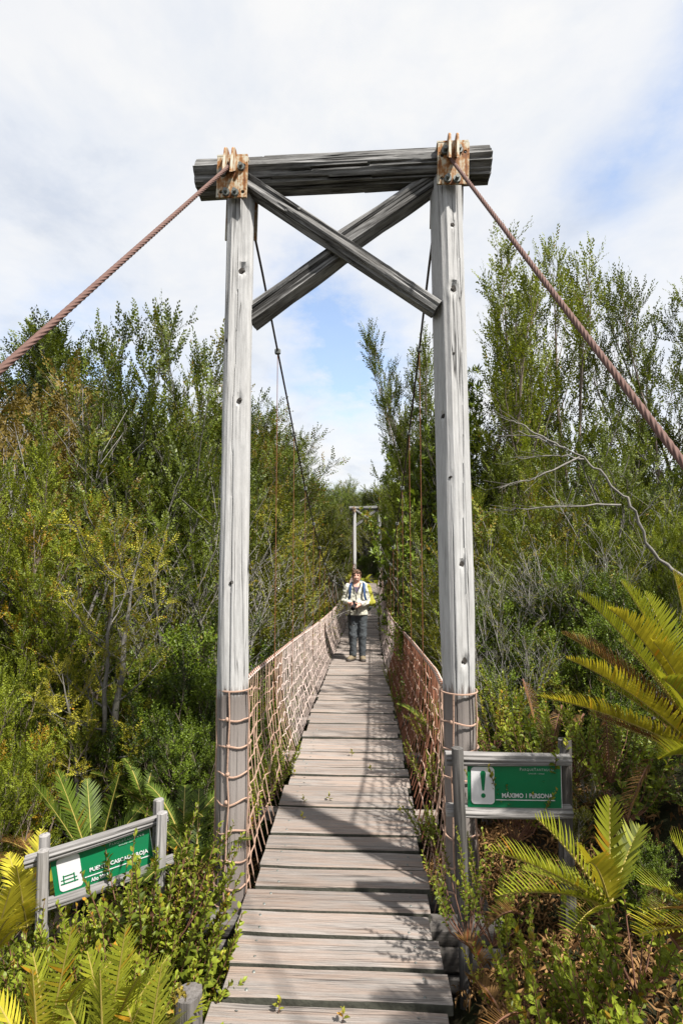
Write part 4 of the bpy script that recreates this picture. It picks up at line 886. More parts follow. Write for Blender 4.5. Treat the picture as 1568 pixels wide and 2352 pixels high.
def grow(seed, H, stems, nl, ntw, nsp, tpl, sc, R, prof, up=.55, lo=.2, tw=.30, curl=.25, lean=.12, stem_r=.05, spread=.10, twr=.004, spu=.35, wob=.10):
    """returns wood parts, leaf arrays: stems > limbs > twigs > sprays"""
    rg = np.random.default_rng(seed); woodp = []; stems_p = []
    for s in range(stems):
        n = 12; u = np.linspace(0, 1, n); a = s * 2.4 + rg.uniform(0, 1); hh = H * (1 - .28 * s / max(stems, 1) * rg.uniform(.3, 1))
        d = np.array([math.cos(a), math.sin(a)]) * spread * H * (0 if stems == 1 else 1); w = rg.normal(0, wob, (2,)) * H * .3
        p = np.stack([d[0] * u ** 1.3 + w[0] * np.sin(u * 3.1) + lean * H * u * u * .3, d[1] * u ** 1.3 + w[1] * np.sin(u * 4.0), hh * u], -1)
        p[1:-1, :2] += rg.normal(0, .012 * H ** .5, (n - 2, 2)); stems_p.append(p)
        r = stem_r * (1 - u) ** .8 * (1 if s == 0 else .7) + twr * 1.2; v, f = tube(p, r, 7, False); woodp.append((v, f))
    PB, LD, TT, UU = [], [], [], []
    for i in range(nl):
        p = stems_p[i % stems]; tpos = lo + (1 - lo) * ((i + rg.uniform(0, 1)) / nl) ** .9; tpos = min(tpos, .985); x = tpos * (len(p) - 1); k = int(x); b = p[k] + (p[min(k + 1, len(p) - 1)] - p[k]) * (x - k)
        a = i * 2.39996 + rg.normal(0, .5); uu = np.clip(up + rg.normal(0, .12) + .3 * (tpos - .5), -.2, .95)
        d = unit(np.array([math.cos(a) * (1 - uu), math.sin(a) * (1 - uu), uu])); L = R * prof((tpos - lo) / (1 - lo)) * rg.uniform(.55, 1.2)
        u = np.linspace(0, 1, 7)[:, None]; q = b + d * L * u + np.array([0, 0, 1]) * curl * L * u * u + rg.normal(0, .02, (7, 3)) * L * u
        r = np.linspace(max(.3 * stem_r * (1 - tpos) + .15 * stem_r * L, twr * 1.6), twr, 7); v, f = tube(q, r, 4, False); woodp.append((v, f))
        m = max(3, int(ntw * (.45 + .75 * L / R))); uv = rg.uniform(.22, 1, m) ** .8; xi = np.clip(uv * 6, 0, 5.999); ki = xi.astype(int); fr = (xi - ki)[:, None]
        PB.append(q[ki] * (1 - fr) + q[ki + 1] * fr); LD.append(unit(q[ki + 1] - q[ki])); TT.append(uv)
    CNT = [len(q) for q in PB]
    PB, LD, TT = np.concatenate(PB), np.concatenate(LD), np.concatenate(TT); N = len(PB)
    rv = unit(rg.normal(0, 1, (N, 3))); D = unit(LD * .75 + rv * .8 + np.array([0, 0, 1]) * spu); L = tw * rg.uniform(.5, 1.3, N) * (1.1 - .35 * TT)
    E_ = PB + D * L[:, None]; v, f = seg_tubes(PB, E_, twr * .55, 3); woodp.append((v, f))
    # sprays
    m = nsp; uv = np.tile(np.linspace(.25, 1, m), N) + rg.uniform(-.08, .08, N * m); uv = np.clip(uv, 0, 1)
    A = np.repeat(PB, m, 0) + np.repeat(D * L[:, None], m, 0) * uv[:, None]; Dr = np.repeat(D, m, 0)
    sdv = unit(np.cross(Dr, rg.normal(0, 1, (N * m, 3)))); DS = unit(Dr * (.55 + .6 * uv[:, None]) + sdv * (.85 * (1 - uv[:, None] * .55)) + np.array([0, 0, 1]) * spu * .6)
    UP = rg.normal(0, .55, (N * m, 3)) + np.array([0, 0, 1.0]); Rm = frames(DS, UP); ss = sc * rg.uniform(.7, 1.25, N * m)
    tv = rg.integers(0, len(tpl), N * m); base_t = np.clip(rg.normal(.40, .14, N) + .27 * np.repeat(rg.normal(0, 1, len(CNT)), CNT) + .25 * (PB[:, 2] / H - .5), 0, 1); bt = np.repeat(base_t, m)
    Vs, Ts = [], []
    for k, tp in enumerate(tpl):
        w = np.where(tv == k)[0]
        if not len(w): continue
        n, kk, _ = tp.shape; X = inst(tp.reshape(-1, 3), A[w], Rm[w], ss[w]).reshape(len(w) * n, kk, 3); Vs.append(X)
        Ts.append(np.clip(np.repeat(bt[w], n) + rg.normal(0, .14, len(w) * n), 0, .9))
    V = np.concatenate(Vs); T_ = np.concatenate(Ts); old = rg.uniform(0, 1, len(T_)) < .012; T_[old] = 1.0
    return woodp, V, T_
LANDMARKS = {'the PUENTE sign': (-1.35, 2.62), 'the MÁXIMO sign': (.95, 2.6), 'the black stump': (-.72, 1.95), 'the pale netted gantry post': (-.59, 2.95), 'the gantry post by the bank': (.64, 2.95), 'the person': (0, 9.86), 'the far gantry': (.25, 26), 'the rust red net': (.6, 6.2), 'the dead grey branch': (2.2, 3.9), 'the big arching fern': (1.7, 2.4), 'the tall fan shaped tree': (-2.7, 7.6), 'the bronze bushes': (-6, 10), 'the pale trunked yellow tufted tree': (-1.3, 11.5), 'the conical dark tree': (-8.6, 15), 'the flat yellow leaf pads': (-2.2, 5.2), 'the tallest feathery tree': (3.6, 11.5), 'the slender dark feathery tree': (6, 11), 'the broad leaved trees': (2.2, 13), 'the round crowned tree on the slope': (-4.5, 22)}
def where(x, y):
    d = sorted((math.hypot(x - a, y - b), n) for n, (a, b) in LANDMARKS.items()); (d0, n0), (d1, n1) = d[0], d[1]
    return f'close by {n0}' if d0 < .28 * d1 + .15 else f'between {n0} and {n1}'
def relabel():
    """look-alikes get labels by what they grow beside"""
    for o in COL.objects:
        if o.parent is None and o.get('base'):
            l = o.matrix_basis.translation; w = where(l.x, l.y); lb = f"{o['base']} {w}"
            if len(lb.split()) > 14: lb = f"{o['base']} close by {w.split(' and ')[0].replace('between ', '').replace('close by ', '')}"
            o['label'] = lb; o['group'] = o['base'] + ('es' if o['base'].endswith('bush') else 's')

class Kind:
    """a grown plant whose meshes the copies share"""
    def __init__(s, name, m, wood_m, seed, H, crown='crown', trunk='trunk', **kw):
        w, V, T_ = grow(seed, H, **kw); s.H = H; s.name = name; s.crown, s.trunk = crown, trunk
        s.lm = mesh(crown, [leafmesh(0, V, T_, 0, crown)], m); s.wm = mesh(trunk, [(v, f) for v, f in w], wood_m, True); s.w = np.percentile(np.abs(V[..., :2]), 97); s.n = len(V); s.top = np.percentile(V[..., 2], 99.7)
    def put(s, name, loc, height, label, cat, group=None, rot=0.0, wide=1.0, tilt=(0, 0), free=1.05):
        k = height / s.top; rad = s.w * k * wide; loc = list(loc)
        if 2.4 < loc[1] < 30 and free is not None:                       # keep the walkway clear
            cx = float(dcx(loc[1])); side = 1 if loc[0] > cx else -1; need = .72 + free * rad
            if abs(loc[0] - cx) < need: loc[0] = cx + side * need; loc[2] = float(hz(loc[0], loc[1])) - .1
        o = thing(name, loc, label, cat, group)
        o.matrix_basis = Matrix.Translation(Vector(loc)) @ Matrix.Rotation(tilt[0], 4, 'X') @ Matrix.Rotation(tilt[1], 4, 'Y') @ Matrix.Rotation(rot, 4, 'Z') @ Matrix.Diagonal((k * wide, k * wide, k, 1))
        for nm, me, kd in ((s.trunk, s.wm, None), (s.crown, s.lm, 'stuff')):
            c = bpy.data.objects.new(nm, me); COL.objects.link(c); c.parent = o
            if kd: c['kind'] = kd
        return o
    def at(s, name, px, py, Y, label, cat, group=None, sink=.1, **kw):
        """top of the plant at this spot of the photograph, root on the ground below"""
        t_ = P(px, py, Y); g = float(hz(t_[0], t_[1])) - sink; return s.put(name, (t_[0], t_[1], g), max(t_[2] - g, .3), label, cat, group, **kw)

tp_tepu = [spray(12, .20, .038, .0125, 48, seed=k) for k in range(4)]
tp_coi = [spray(11, .20, .046, .0160, 56, seed=10 + k) for k in range(4)]
tp_gl = [spray(10, .17, .045, .014, 60, seed=20 + k, two=False) for k in range(3)]
tp_far = [spray(9, .55, .15, .055, 60, seed=30 + k, two=False) for k in range(3)]
tp_pin = [spray(13, .17, .040, .0085, 72, seed=40 + k, droop=.1) for k in range(3)]
tp_br = [whorl(9, .125, .020, 50 + k) for k in range(4)]
plume = lambda u: (1 - u) ** .75 * (.45 + .9 * min(1, u * 4)) + .10
fan = lambda u: .35 + 1.0 * math.sin(math.pi * min(1, .18 + u * .72)) ** .8 * (1 - .45 * u)
dome = lambda u: .30 + math.sin(math.pi * min(1, .12 + .86 * u)) ** .6 * .95
K = {}
K['tepu1'] = Kind('tepu', M['tepu'], M['twig'], 1, 7.0, stems=5, nl=84, ntw=13, nsp=4, tpl=tp_tepu, sc=1.15, R=1.35, prof=plume, up=.60, lo=.16, tw=.42, curl=.35, stem_r=.05, spread=.11, spu=.55)
K['tepu2'] = Kind('tepu', M['tepudark'], M['twig'], 2, 7.0, stems=4, nl=70, ntw=13, nsp=4, tpl=tp_tepu, sc=1.2, R=1.35, prof=plume, up=.60, lo=.22, tw=.42, curl=.35, stem_r=.045, spread=.13, spu=.5)
K['bush_y'] = Kind('bush', M['tepu'], M['twig'], 3, 3.0, 'foliage', 'stems', stems=5, nl=48, ntw=11, nsp=4, tpl=tp_tepu, sc=1.0, R=.85, prof=dome, up=.6, lo=.10, tw=.30, curl=.3, stem_r=.022, spread=.16, spu=.5)
K['bush_o'] = Kind('bush', M['olive'], M['dead'], 4, 3.0, 'foliage', 'stems', stems=5, nl=54, ntw=10, nsp=3, tpl=tp_tepu, sc=1.0, R=.9, prof=dome, up=.55, lo=.10, tw=.32, curl=.3, stem_r=.022, spread=.18, spu=.4)
K['coigue1'] = Kind('coigue', M['coigue'], M['bark'], 5, 6.0, stems=3, nl=64, ntw=17, nsp=4, tpl=tp_coi, sc=1.1, R=1.75, prof=fan, up=.50, lo=.30, tw=.40, curl=.35, stem_r=.06, spread=.10, spu=.45)
K['coigue2'] = Kind('coigue', M['coigue'], M['bark'], 6, 6.0, stems=1, nl=64, ntw=15, nsp=4, tpl=tp_coi, sc=1.1, R=1.55, prof=plume, up=.38, lo=.30, tw=.42, curl=.2, stem_r=.075, spread=.10, spu=.25)
K['brown'] = Kind('bush', M['brownish'], M['dead'], 7, 4.0, 'foliage', 'stems', stems=5, nl=80, ntw=10, nsp=3, tpl=tp_coi, sc=1.0, R=1.2, prof=dome, up=.5, lo=.22, tw=.38, curl=.25, stem_r=.03, spread=.15)
K['glossy'] = Kind('bush', M['glossy'], M['twig'], 8, 2.4, 'foliage', 'stems', stems=7, nl=60, ntw=10, nsp=4, tpl=tp_gl, sc=.95, R=.75, prof=dome, up=.6, lo=.08, tw=.26, curl=.2, stem_r=.018, spread=.17, spu=.5)
K['broad'] = Kind('canelo', M['broad'], M['bark'], 9, 5.0, stems=2, nl=46, ntw=10, nsp=2, tpl=tp_br, sc=1.0, R=1.45, prof=dome, up=.42, lo=.15, tw=.32, curl=.3, stem_r=.05, spread=.10, spu=.5, twr=.006)
K['pinnate'] = Kind('tineo', M['pinnate'], M['bark'], 10, 4.0, stems=2, nl=26, ntw=9, nsp=3, tpl=tp_pin, sc=.95, R=.85, prof=lambda u: .5 + .5 * abs(math.sin(u * 11)), up=.30, lo=.30, tw=.22, curl=.35, stem_r=.065, spread=.07, spu=.15)
K['bush_d'] = Kind('bush', M['tepudark'], M['bark'], 17, 3.0, 'foliage', 'stems', stems=4, nl=40, ntw=11, nsp=4, tpl=tp_tepu, sc=1.0, R=.95, prof=dome, up=.55, lo=.25, tw=.32, curl=.3, stem_r=.03, spread=.18, spu=.45)
K['bare'] = Kind('bare', M['olive'], M['dead'], 11, 3.2, 'foliage', 'branches', stems=5, nl=70, ntw=12, nsp=1, tpl=[tp_tepu[0][:4]], sc=.9, R=1.0, prof=dome, up=.5, lo=.12, tw=.45, curl=.25, stem_r=.015, spread=.18, twr=.0032)
K['far1'] = Kind('far', M['farleaf'], M['bark'], 12, 8.0, stems=1, nl=70, ntw=13, nsp=3, tpl=tp_far, sc=.75, R=2.5, prof=dome, up=.35, lo=.22, tw=.75, curl=.2, stem_r=.12, twr=.015)
K['far2'] = Kind('far', M['farlime'], M['bark'], 13, 8.0, stems=2, nl=70, ntw=12, nsp=3, tpl=tp_far, sc=.7, R=2.7, prof=dome, up=.42, lo=.18, tw=.75, curl=.25, stem_r=.10, twr=.015, spread=.08)
K['far3'] = Kind('far', M['olive'], M['dead'], 14, 8.0, stems=2, nl=60, ntw=12, nsp=3, tpl=tp_far, sc=.62, R=2.3, prof=plume, up=.5, lo=.25, tw=.7, curl=.3, stem_r=.09, twr=.014, spread=.09)
K['mid'] = Kind('mid', M['coigue'], M['bark'], 15, 7.0, stems=2, nl=80, ntw=15, nsp=4, tpl=[spray(9, .34, .075, .026, 58, seed=60 + k) for k in range(3)], sc=1.0, R=2.1, prof=dome, up=.42, lo=.28, tw=.55, curl=.25, stem_r=.09, spread=.09, spu=.3, twr=.008)
K['snag'] = Kind('snag', M['coigue'], M['bark'], 21, 4.5, stems=2, nl=16, ntw=6, nsp=3, tpl=tp_coi, sc=1.0, R=.9, prof=dome, up=.45, lo=.5, tw=.35, curl=.2, stem_r=.06, spread=.07, spu=.4, twr=.006, wob=.16)
print('leaves', {k: v.n for k, v in K.items()})

rn = random.Random(3)
# --- single trees one can point out
K['coigue1'].at('evergreen_tree', 372, 700, 7.8, 'tall fan shaped dark evergreen tree with pale forked trunks behind the left gantry post', 'tree', rot=.6, wide=.74)
K['coigue2'].at('evergreen_tree', 125, 735, 15, 'conical dark tree far behind the bronze bushes with open grey branches', 'tree', rot=2.0)
K['tepu1'].at('feathery_tree', 1205, 500, 11.5, 'tallest feathery yellow green tree crossed by the right backstay cable', 'tree', rot=.3, wide=.85)
K['tepu2'].at('feathery_tree', 1500, 585, 11.0, 'slender dark feathery tree with bare lower stems near the dead grey branch', 'tree', rot=1.3, wide=.8)
K['tepu2'].at('feathery_tree', 1015, 745, 14, 'dark feathery tree leaning over the rope net behind the right gantry post', 'tree', rot=2.4, tilt=(0, -.05), wide=.72)
K['tepu1'].at('feathery_tree', 40, 960, 5.2, 'bright yellow green feathery tree standing behind the left sign ferns', 'tree', rot=4.0)
K['tepu1'].at('feathery_tree', 150, 1130, 4.9, 'low yellow green feathery tree beside the dark trunk with yellow leaf pads', 'tree', rot=1.0, wide=1.15)
K['pinnate'].at('pinnate_tree', 290, 1180, 4.4, 'dark trunked tree with flat yellow pads of pinnate leaves', 'tree', rot=.9)
K['pinnate'].at('pinnate_tree', 200, 1480, 4.2, 'small yellow pinnate tree low behind the left sign', 'tree', rot=2.9)
K['pinnate'].at('pinnate_tree', 690, 1120, 11.5, 'spindly tree with yellow tufts and pale mottled trunk below the left suspension cable', 'tree', rot=4.3)
K['broad'].at('broadleaf_tree', 1010, 850, 13.0, 'broad leaved glossy tree standing over the far half of the right net', 'tree', rot=.5, wide=.8, free=.95)
K['broad'].at('broadleaf_tree', 990, 1130, 11.0, 'lower broad leaved tree pushing against the pale right net', 'tree', rot=2.6, wide=.85, free=.85)
K['broad'].at('broadleaf_tree', 890, 1010, 21.5, 'broad leaved tree hiding the right half of the far gantry', 'tree', rot=4.1, wide=.75, free=.42)
K['mid'].at('evergreen_tree', 585, 890, 22, 'big round crowned tree topping the slope seen beside the left gantry post', 'tree', rot=1.9)
K['mid'].at('evergreen_tree', 640, 985, 26, 'dark round tree stepping down the slope towards the far gantry', 'tree', rot=.2)
K['brown'].at('bronze_bush', 60, 850, 10.5, 'bronze leaved bush with grey twigs under the left backstay cable', 'bush', rot=.4)
K['brown'].at('bronze_bush', 170, 930, 9.5, 'bronze leaved bush in front of the conical dark tree', 'bush', rot=2.4)
# --- look-alikes
def many(kind, name, spots, label, cat, group, **kw):
    for (px, py, Y) in spots: K[kind].at(name, px, py, Y, label, cat, group, rot=rn.uniform(0, 6.28), wide=rn.uniform(.9, 1.15), **kw)
many('bush_y', 'yellow_green_bush', [(40, 1240, 5.6), (95, 1380, 4.6), (20, 1500, 4.0), (70, 1660, 3.9), (15, 1730, 3.4)], 'yellow green small leaved bush in the thicket beyond the left sign', 'bush', 'yellow green bushes left of the bridge')
many('bush_o', 'olive_bush', [(240, 1150, 8.0), (470, 1290, 7.2), (590, 1210, 11), (610, 1130, 14), (560, 1290, 9), (760, 1190, 20), (720, 1170, 17), (640, 1230, 12.5)], 'olive bush with grey twigs on the slope left of the walkway', 'bush', 'olive bushes left of the bridge')
many('bare', 'twiggy_bush', [(330, 1320, 6.4), (430, 1400, 5.8), (120, 1010, 9.0), (590, 1350, 8.4), (480, 1180, 8.0), (640, 1300, 10.5)], 'mostly bare grey twiggy bush left of the walkway', 'bush', 'bare bushes left of the bridge')
many('glossy', 'glossy_bush', [(330, 1470, 5.2), (410, 1420, 5.0), (460, 1520, 4.6), (370, 1600, 4.3), (440, 1660, 3.9), (470, 1560, 5.2), (280, 1650, 4.4), (300, 1560, 4.9), (590, 1560, 5.6), (640, 1530, 6.8), (600, 1640, 4.5), (640, 1700, 4.3), (690, 1500, 9.0), (720, 1450, 11.5), (560, 1480, 6.4), (730, 1380, 14), (520, 1700, 4.2)], 'dark glossy leaved bush crowding the left rope net', 'bush', 'glossy bushes beside the left net')
many('snag', 'bare_trunked_tree', [(240, 1120, 4.9), (345, 1150, 5.3), (420, 1060, 6.6), (470, 1230, 5.6), (150, 1200, 5.4), (690, 1180, 8.6), (600, 1150, 10.0)], 'thin mottled trunk with few leafy limbs in the thicket left of the walkway', 'tree', 'mottled trunks left of the walkway')
many('snag', 'bare_trunked_tree', [(1385, 960, 6.2), (1430, 1020, 5.6), (1350, 1040, 6.8), (1480, 980, 7.0), (1130, 1150, 6.4), (1260, 1120, 6.0)], 'thin mottled trunk with few leafy limbs in the thicket behind the big fern', 'tree', 'mottled trunks right of the gantry')
many('coigue1', 'evergreen_tree', [(235, 1010, 8.6), (450, 1010, 9.2), (330, 1110, 7.2)], 'dark layered evergreen below the tall fan shaped tree', 'tree', 'layered evergreens')
many('mid', 'round_tree', [(560, 1010, 19), (640, 1090, 21), (700, 1085, 31), (520, 930, 24), (440, 960, 21), (300, 960, 19), (20, 890, 17), (240, 900, 18), (735, 1150, 27)], 'dark round tree on the left hillside', 'tree', 'round trees on the left hillside')
many('tepu2', 'feathery_tree', [(1130, 830, 14), (1290, 1000, 10.5), (1395, 1005, 14), (1550, 930, 12), (1080, 980, 13), (1190, 1080, 8.0)], 'dark feathery tree in the thicket right of the gantry', 'tree', 'feathery trees right of the gantry')
many('tepu1', 'feathery_tree', [(1340, 1080, 9), (1250, 1190, 6.0), (965, 960, 17)], 'yellow green feathery tree in the thicket right of the bridge', 'tree', 'yellow feathery trees right of the bridge')
many('bush_y', 'yellow_green_bush', [(1410, 1200, 5.4), (1520, 1100, 6.4), (1560, 1180, 4.6)], 'yellow green bush below the dead grey branch', 'bush', 'yellow green bushes right of the gantry')
many('bush_d', 'dark_stemmed_bush', [(1270, 1180, 5.4), (1340, 1150, 6.2), (1190, 1260, 5.2), (1120, 1180, 6.6), (1460, 1210, 5.0), (1390, 1290, 4.7), (1250, 1330, 4.7), (1130, 1330, 5.2), (1530, 1250, 4.4)], 'dark green bush with bare stems in the shade behind the big fern', 'bush', 'dark stemmed bushes right of the gantry')
many('bare', 'twiggy_bush', [(1180, 1290, 4.6), (1300, 1240, 4.8), (1420, 1120, 6), (1150, 1450, 4.1)], 'bare grey twiggy bush among the dark bushes of the right bank', 'bush', 'bare bushes right of the gantry')
many('glossy', 'glossy_bush', [(1130, 1350, 4.9), (1180, 1450, 4.5), (1240, 1420, 4.4), (1310, 1300, 4.6), (1400, 1300, 4.4), (1120, 1520, 4.2), (1290, 1500, 4.0), (1200, 1590, 3.9), (1090, 1420, 5.8), (1380, 1400, 3.9)], 'dark glossy bush on the bank behind the big fern', 'bush', 'glossy bushes on the right bank')
many('bush_o', 'olive_bush', [(930, 1290, 8.0), (960, 1380, 6.6), (985, 1440, 5.4), (940, 1440, 7.2), (905, 1240, 13), (990, 1250, 6.8), (995, 1520, 4.8)], 'olive bush growing through the right rope net', 'bush', 'olive bushes beside the right net')
for k, (xx, yy) in enumerate([(.1, 29.6), (1.4, 29.2), (.8, 30.6), (-.9, 29.4)]): K['glossy'].put('glossy_bush', (xx, yy, float(hz(xx, yy)) - .1), 1.9 + .4 * (k % 2), 'dark glossy bush closing the path at the far landing', 'bush', 'glossy bushes at the far landing', rot=k * 1.7, wide=1.1, free=None)
many('far2', 'lime_tree_crown', [(755, 1120, 52), (790, 1098, 60), (680, 1160, 36)], 'pale green tree on the far slope above the far gantry', 'tree', 'pale trees on the far slope')
spots = []
for k in range(46):
    yy = rn.uniform(31, 95); xx = rn.uniform(-.62, .5) * yy; spots.append((xx, yy))
for k, (xx, yy) in enumerate(sorted(spots, key=lambda q: q[1])):
    kd = ('far1', 'far3', 'far1', 'far2')[k % 4]; lb = {'far1': 'deep green tree on the far wooded slope', 'far2': 'leafy lime tinted tree on the far wooded slope', 'far3': 'olive upright tree on the far wooded slope'}[kd]
    K[kd].put('hillside_tree', (xx, yy, float(hz(xx, yy)) - .2), rn.uniform(5.2, 7.4), lb, 'tree', f'{kd[:3]} slope trees {["deep green", "lime", "olive"][("far1", "far2", "far3").index(kd)]}', rot=rn.uniform(0, 6), wide=rn.uniform(.95, 1.25))
for k in range(40):                                                    # trees that close the view just behind the far gantry
    xx = rn.uniform(-14, 12); yy = rn.uniform(27.5, 34)
    if abs(xx - .3) < 1.2 and yy < 28.6: continue
    K[('far1', 'mid', 'far3')[k % 3]].put('thicket_tree', (xx, yy, float(hz(xx, yy)) - .2), rn.uniform(3.4, 5.2), 'leafy tree in the thicket closing the path behind the far gantry', 'tree', 'thicket trees behind the far gantry', rot=rn.uniform(0, 6), wide=1.15)
for k in range(30):                                                    # ravine slopes on both sides
    s = -1 if k % 2 else 1; yy = rn.uniform(7, 25); xx = s * rn.uniform(1.7, 5.5) + float(dcx(yy)); g = float(hz(xx, yy))
    K[('bush_o', 'glossy', 'brown', 'bush_y')[k % 4]].put('ravine_bush', (xx, yy, g - .1), float(dz(yy)) + rn.uniform(-.3, .7) - g, f'{["olive twiggy", "dark glossy", "bronze", "yellow green"][k % 4]} bush rooted in the ravine beneath the bridge', 'bush', f'ravine bushes {["olive", "glossy", "bronze", "yellow"][k % 4]}', rot=rn.uniform(0, 6), wide=rn.uniform(.8, 1.0))

# ------------------------------------------------------------------ ferns
def frond(pts, n, plen, pw, tint, seed, fold=.35, droop=.25, curl=0.0, ang=62):
    """a frond along a curve: midrib and two ranks of narrow pinnae; tint(u) -> value"""
    rg = np.random.default_rng(seed); p = np.asarray(pts, float); m = len(p)
    tg = unit(np.gradient(p, axis=0)); sd = unit(np.cross(tg, (0.03, .02, 1.0))); nm = np.cross(sd, tg)
    Vl, Tl = [], []; seg = 4
    for k in range(n):
        u = .06 + .94 * (k + .5) / n; x = u * (m - 1); i = min(int(x), m - 2); fr = x - i; b = p[i] * (1 - fr) + p[i + 1] * fr; t_ = unit(tg[i] * (1 - fr) + tg[i + 1] * fr); s_ = sd[i]; z_ = nm[i]
        env = (min(1, u * 5) * .45 + .55) * min(1, (1 - u) * 3.4 + .10) ** .85
        for sg in (-1, 1):
            a = math.radians(ang - 22 * u + rg.normal(0, 4)); L = plen * env * rg.uniform(.9, 1.08)
            d = math.sin(a) * sg * s_ + math.cos(a) * t_ + fold * z_; d = unit(d); wv = unit(np.cross(d, z_)) 
            q = np.linspace(0, 1, seg)[:, None]; c = b + d * L * q + t_ * (.20 * L * q * q) - np.array([0, 0, 1]) * droop * L * q * q + curl * L * z_ * q ** 2
            wd = pw * (.85 * np.sqrt(np.clip(1 - q, 0, 1)) + .1) * (1 - .0 * q) * (.6 + .4 * env); wd[-1] = pw * .05
            lf, rt = c - wv * wd, c + wv * wd; strip = np.stack([lf, rt], 1).reshape(-1, 3)
            Vl.append(strip); Tl.append(np.full(2 * seg, 1.0 if rg.uniform() < .03 else np.clip(tint(u) + rg.normal(0, .17), 0, .95)))
    N = len(Vl); base = np.arange(N)[:, None, None] * 2 * seg; qd = np.array([[2 * k, 2 * k + 1, 2 * k + 3, 2 * k + 2] for k in range(seg - 1)])
    rv, rf = tube(p, np.linspace(.0055, .0016, m), 5, False)
    return [(np.concatenate(Vl), (base + qd[None]).reshape(-1, 4), np.concatenate(Tl), 0), (rv, rf, .55, 1)]
M['rachis'] = plain('fern_midrib', (.30, .24, .06), .6, var=.2, scale=20)
def fern(name, base, fronds, m, label, seed=0, *args, sp=2.5, **kw):
    return fern_(name, base, fronds, m, label, seed, *args, sp=sp, **kw)
def fern_(name, base, fronds, m, label, seed=0, n=34, plen=.13, pw=.0085, tint=.5, group=None, browning=0.0, sp=2.5, **kw):
    """fronds: (tip, lift, colour key or None)"""
    o = thing(name, tuple(base), label, 'fern', group); base = np.array(base, float)
    for k, fr in enumerate(fronds):
        tip, lift = np.array(fr[0], float), fr[1]; mk = M[fr[2]] if len(fr) > 2 and fr[2] else m
        L = np.linalg.norm(tip - base); c = (base + tip) / 2 + np.array([0, 0, lift * L]); tn = tint + .12 * math.sin(k * 2.7)
        br = browning * (k % 3 == 1)
        part('frond', frond(bez(base, c, tip, 16), max(12, int(L / (pw * sp))), plen, pw, (lambda u, tn=tn, br=br: tn + br * (u > .55)), seed * 31 + k, **kw), [mk, M['rachis']], o)
    return o
def rosette(cx, cy, cz, nf, L, rise, seed, spread=6.283, a0=0.0):
    rg = random.Random(seed); return [((cx + L * math.cos(a0 + spread * k / nf + rg.uniform(-.2, .2)) * rg.uniform(.7, 1.05) * .75, cy + L * math.sin(a0 + spread * k / nf) * .75, cz + L * rise * rg.uniform(.6, 1.15)), rg.uniform(.18, .34)) for k in range(nf)]
# the big fern at the right edge: fronds sweep left over the bank
bF = P(1640, 1760, 2.45)
fern('tree_fern', bF, [(P(1325, 1362, 2.5), .16), (P(1300, 1512, 2.3), .12, 'ferny'), (P(1242, 1602, 2.35), .10, 'ferny'), (P(1425, 1335, 2.55), .16), (P(1545, 1310, 2.5), .14, 'ferny'), (P(1500, 1475, 2.2), .18, 'ferny'), (P(1510, 1745, 2.0), .10), (P(1290, 1455, 2.65), .15, 'fernb'), (P(1640, 1330, 2.3), .2), (P(1420, 1470, 2.75), .14), (P(1350, 1640, 2.7), .02, 'fernb'), (P(1400, 1400, 2.2), .2, 'ferny'), (P(1480, 1360, 2.7), .12), (P(1370, 1560, 2.6), .10), (P(1600, 1400, 2.0), .2, 'ferny'), (P(1520, 1560, 1.9), .15)], M['fern'],
     'large golden green fern arching out over the bank above the right sign', 3, 44, .115, .0062, .62, browning=.12, droop=.16, fold=.85, sp=2.2)
bF = P(1400, 2085, 1.95)
fern('fern', bF, [(P(1122, 1955, 1.9), .10), (P(1228, 1878, 2.05), .14), (P(1140, 2060, 1.8), .13), (P(1400, 1832, 2.1), .05), (P(1300, 2165, 1.65), .16), (P(1345, 1985, 1.7), .25, 'ferny'), (P(1200, 2000, 2.2), .10), (P(1470, 1900, 2.2), .1)], M['fern'],
     'fresh green fern with broad fronds on the bank below the right sign', 4, 34, .082, .0066, .48, droop=.08, fold=.75, sp=2.5)
bF = P(1660, 2140, 1.75)
fern('fern', bF, [(P(1470, 2030, 1.7), .14), (P(1465, 2150, 1.6), .10, 'ferny'), (P(1540, 1925, 1.8), .12), (P(1600, 1880, 1.9), .1), (P(1500, 2090, 1.5), .12, 'fernb')], M['fern'], 'fern with browning yellow fronds entering over the dry litter bank', 5, 34, .088, .0066, .6, browning=.3, droop=.05, fold=.4)
def fern_at(px, py, Y, nf, L, rise, m, label, seed, group=None, z=None, **kw):
    c = P(px, py, Y); g = float(hz(c[0], c[1])); zb = c[2] if z is None else z
    return fern('fern', (c[0], c[1], zb), rosette(c[0], c[1], zb, nf, L, rise, seed), M[m], label, seed, group=group, **kw)
# behind and around the left sign
bF = P(215, 2010, 3.2)
fern('fern', bF, [(P(75, 1800, 3.1), .08), (P(130, 1770, 3.3), .06), (P(275, 1775, 3.2), .05), (P(200, 1790, 3.5), .04), (P(330, 1850, 3.4), .12)], M['fernd'], 'dark green fern rising behind the top rail of the left sign', 11, 36, .11, .0058, .5, fold=.3)
bF = P(60, 2130, 2.5)
fern('fern', bF, [(P(38, 1990, 2.35), .05), (P(95, 1905, 2.7), .05), (P(45, 2080, 2.2), .15), (P(20, 1960, 2.8), .05), (P(150, 1990, 2.75), .05)], M['ferny'], 'yellow fern beside the left end of the left sign', 12, 26, .085, .0060, .5, fold=.3)
bF = P(-20, 2200, 2.1)
fern('fern', bF, [(P(25, 2040, 2.0), .05), (P(60, 2130, 1.9), .15), (P(-30, 2020, 2.1), .1), (P(20, 2110, 1.8), .1)], M['ferny'], 'yellow green fern half cut off by the picture below the left sign', 13, 28, .09, .0060, .45, fold=.3)
bF = P(70, 1960, 3.4)
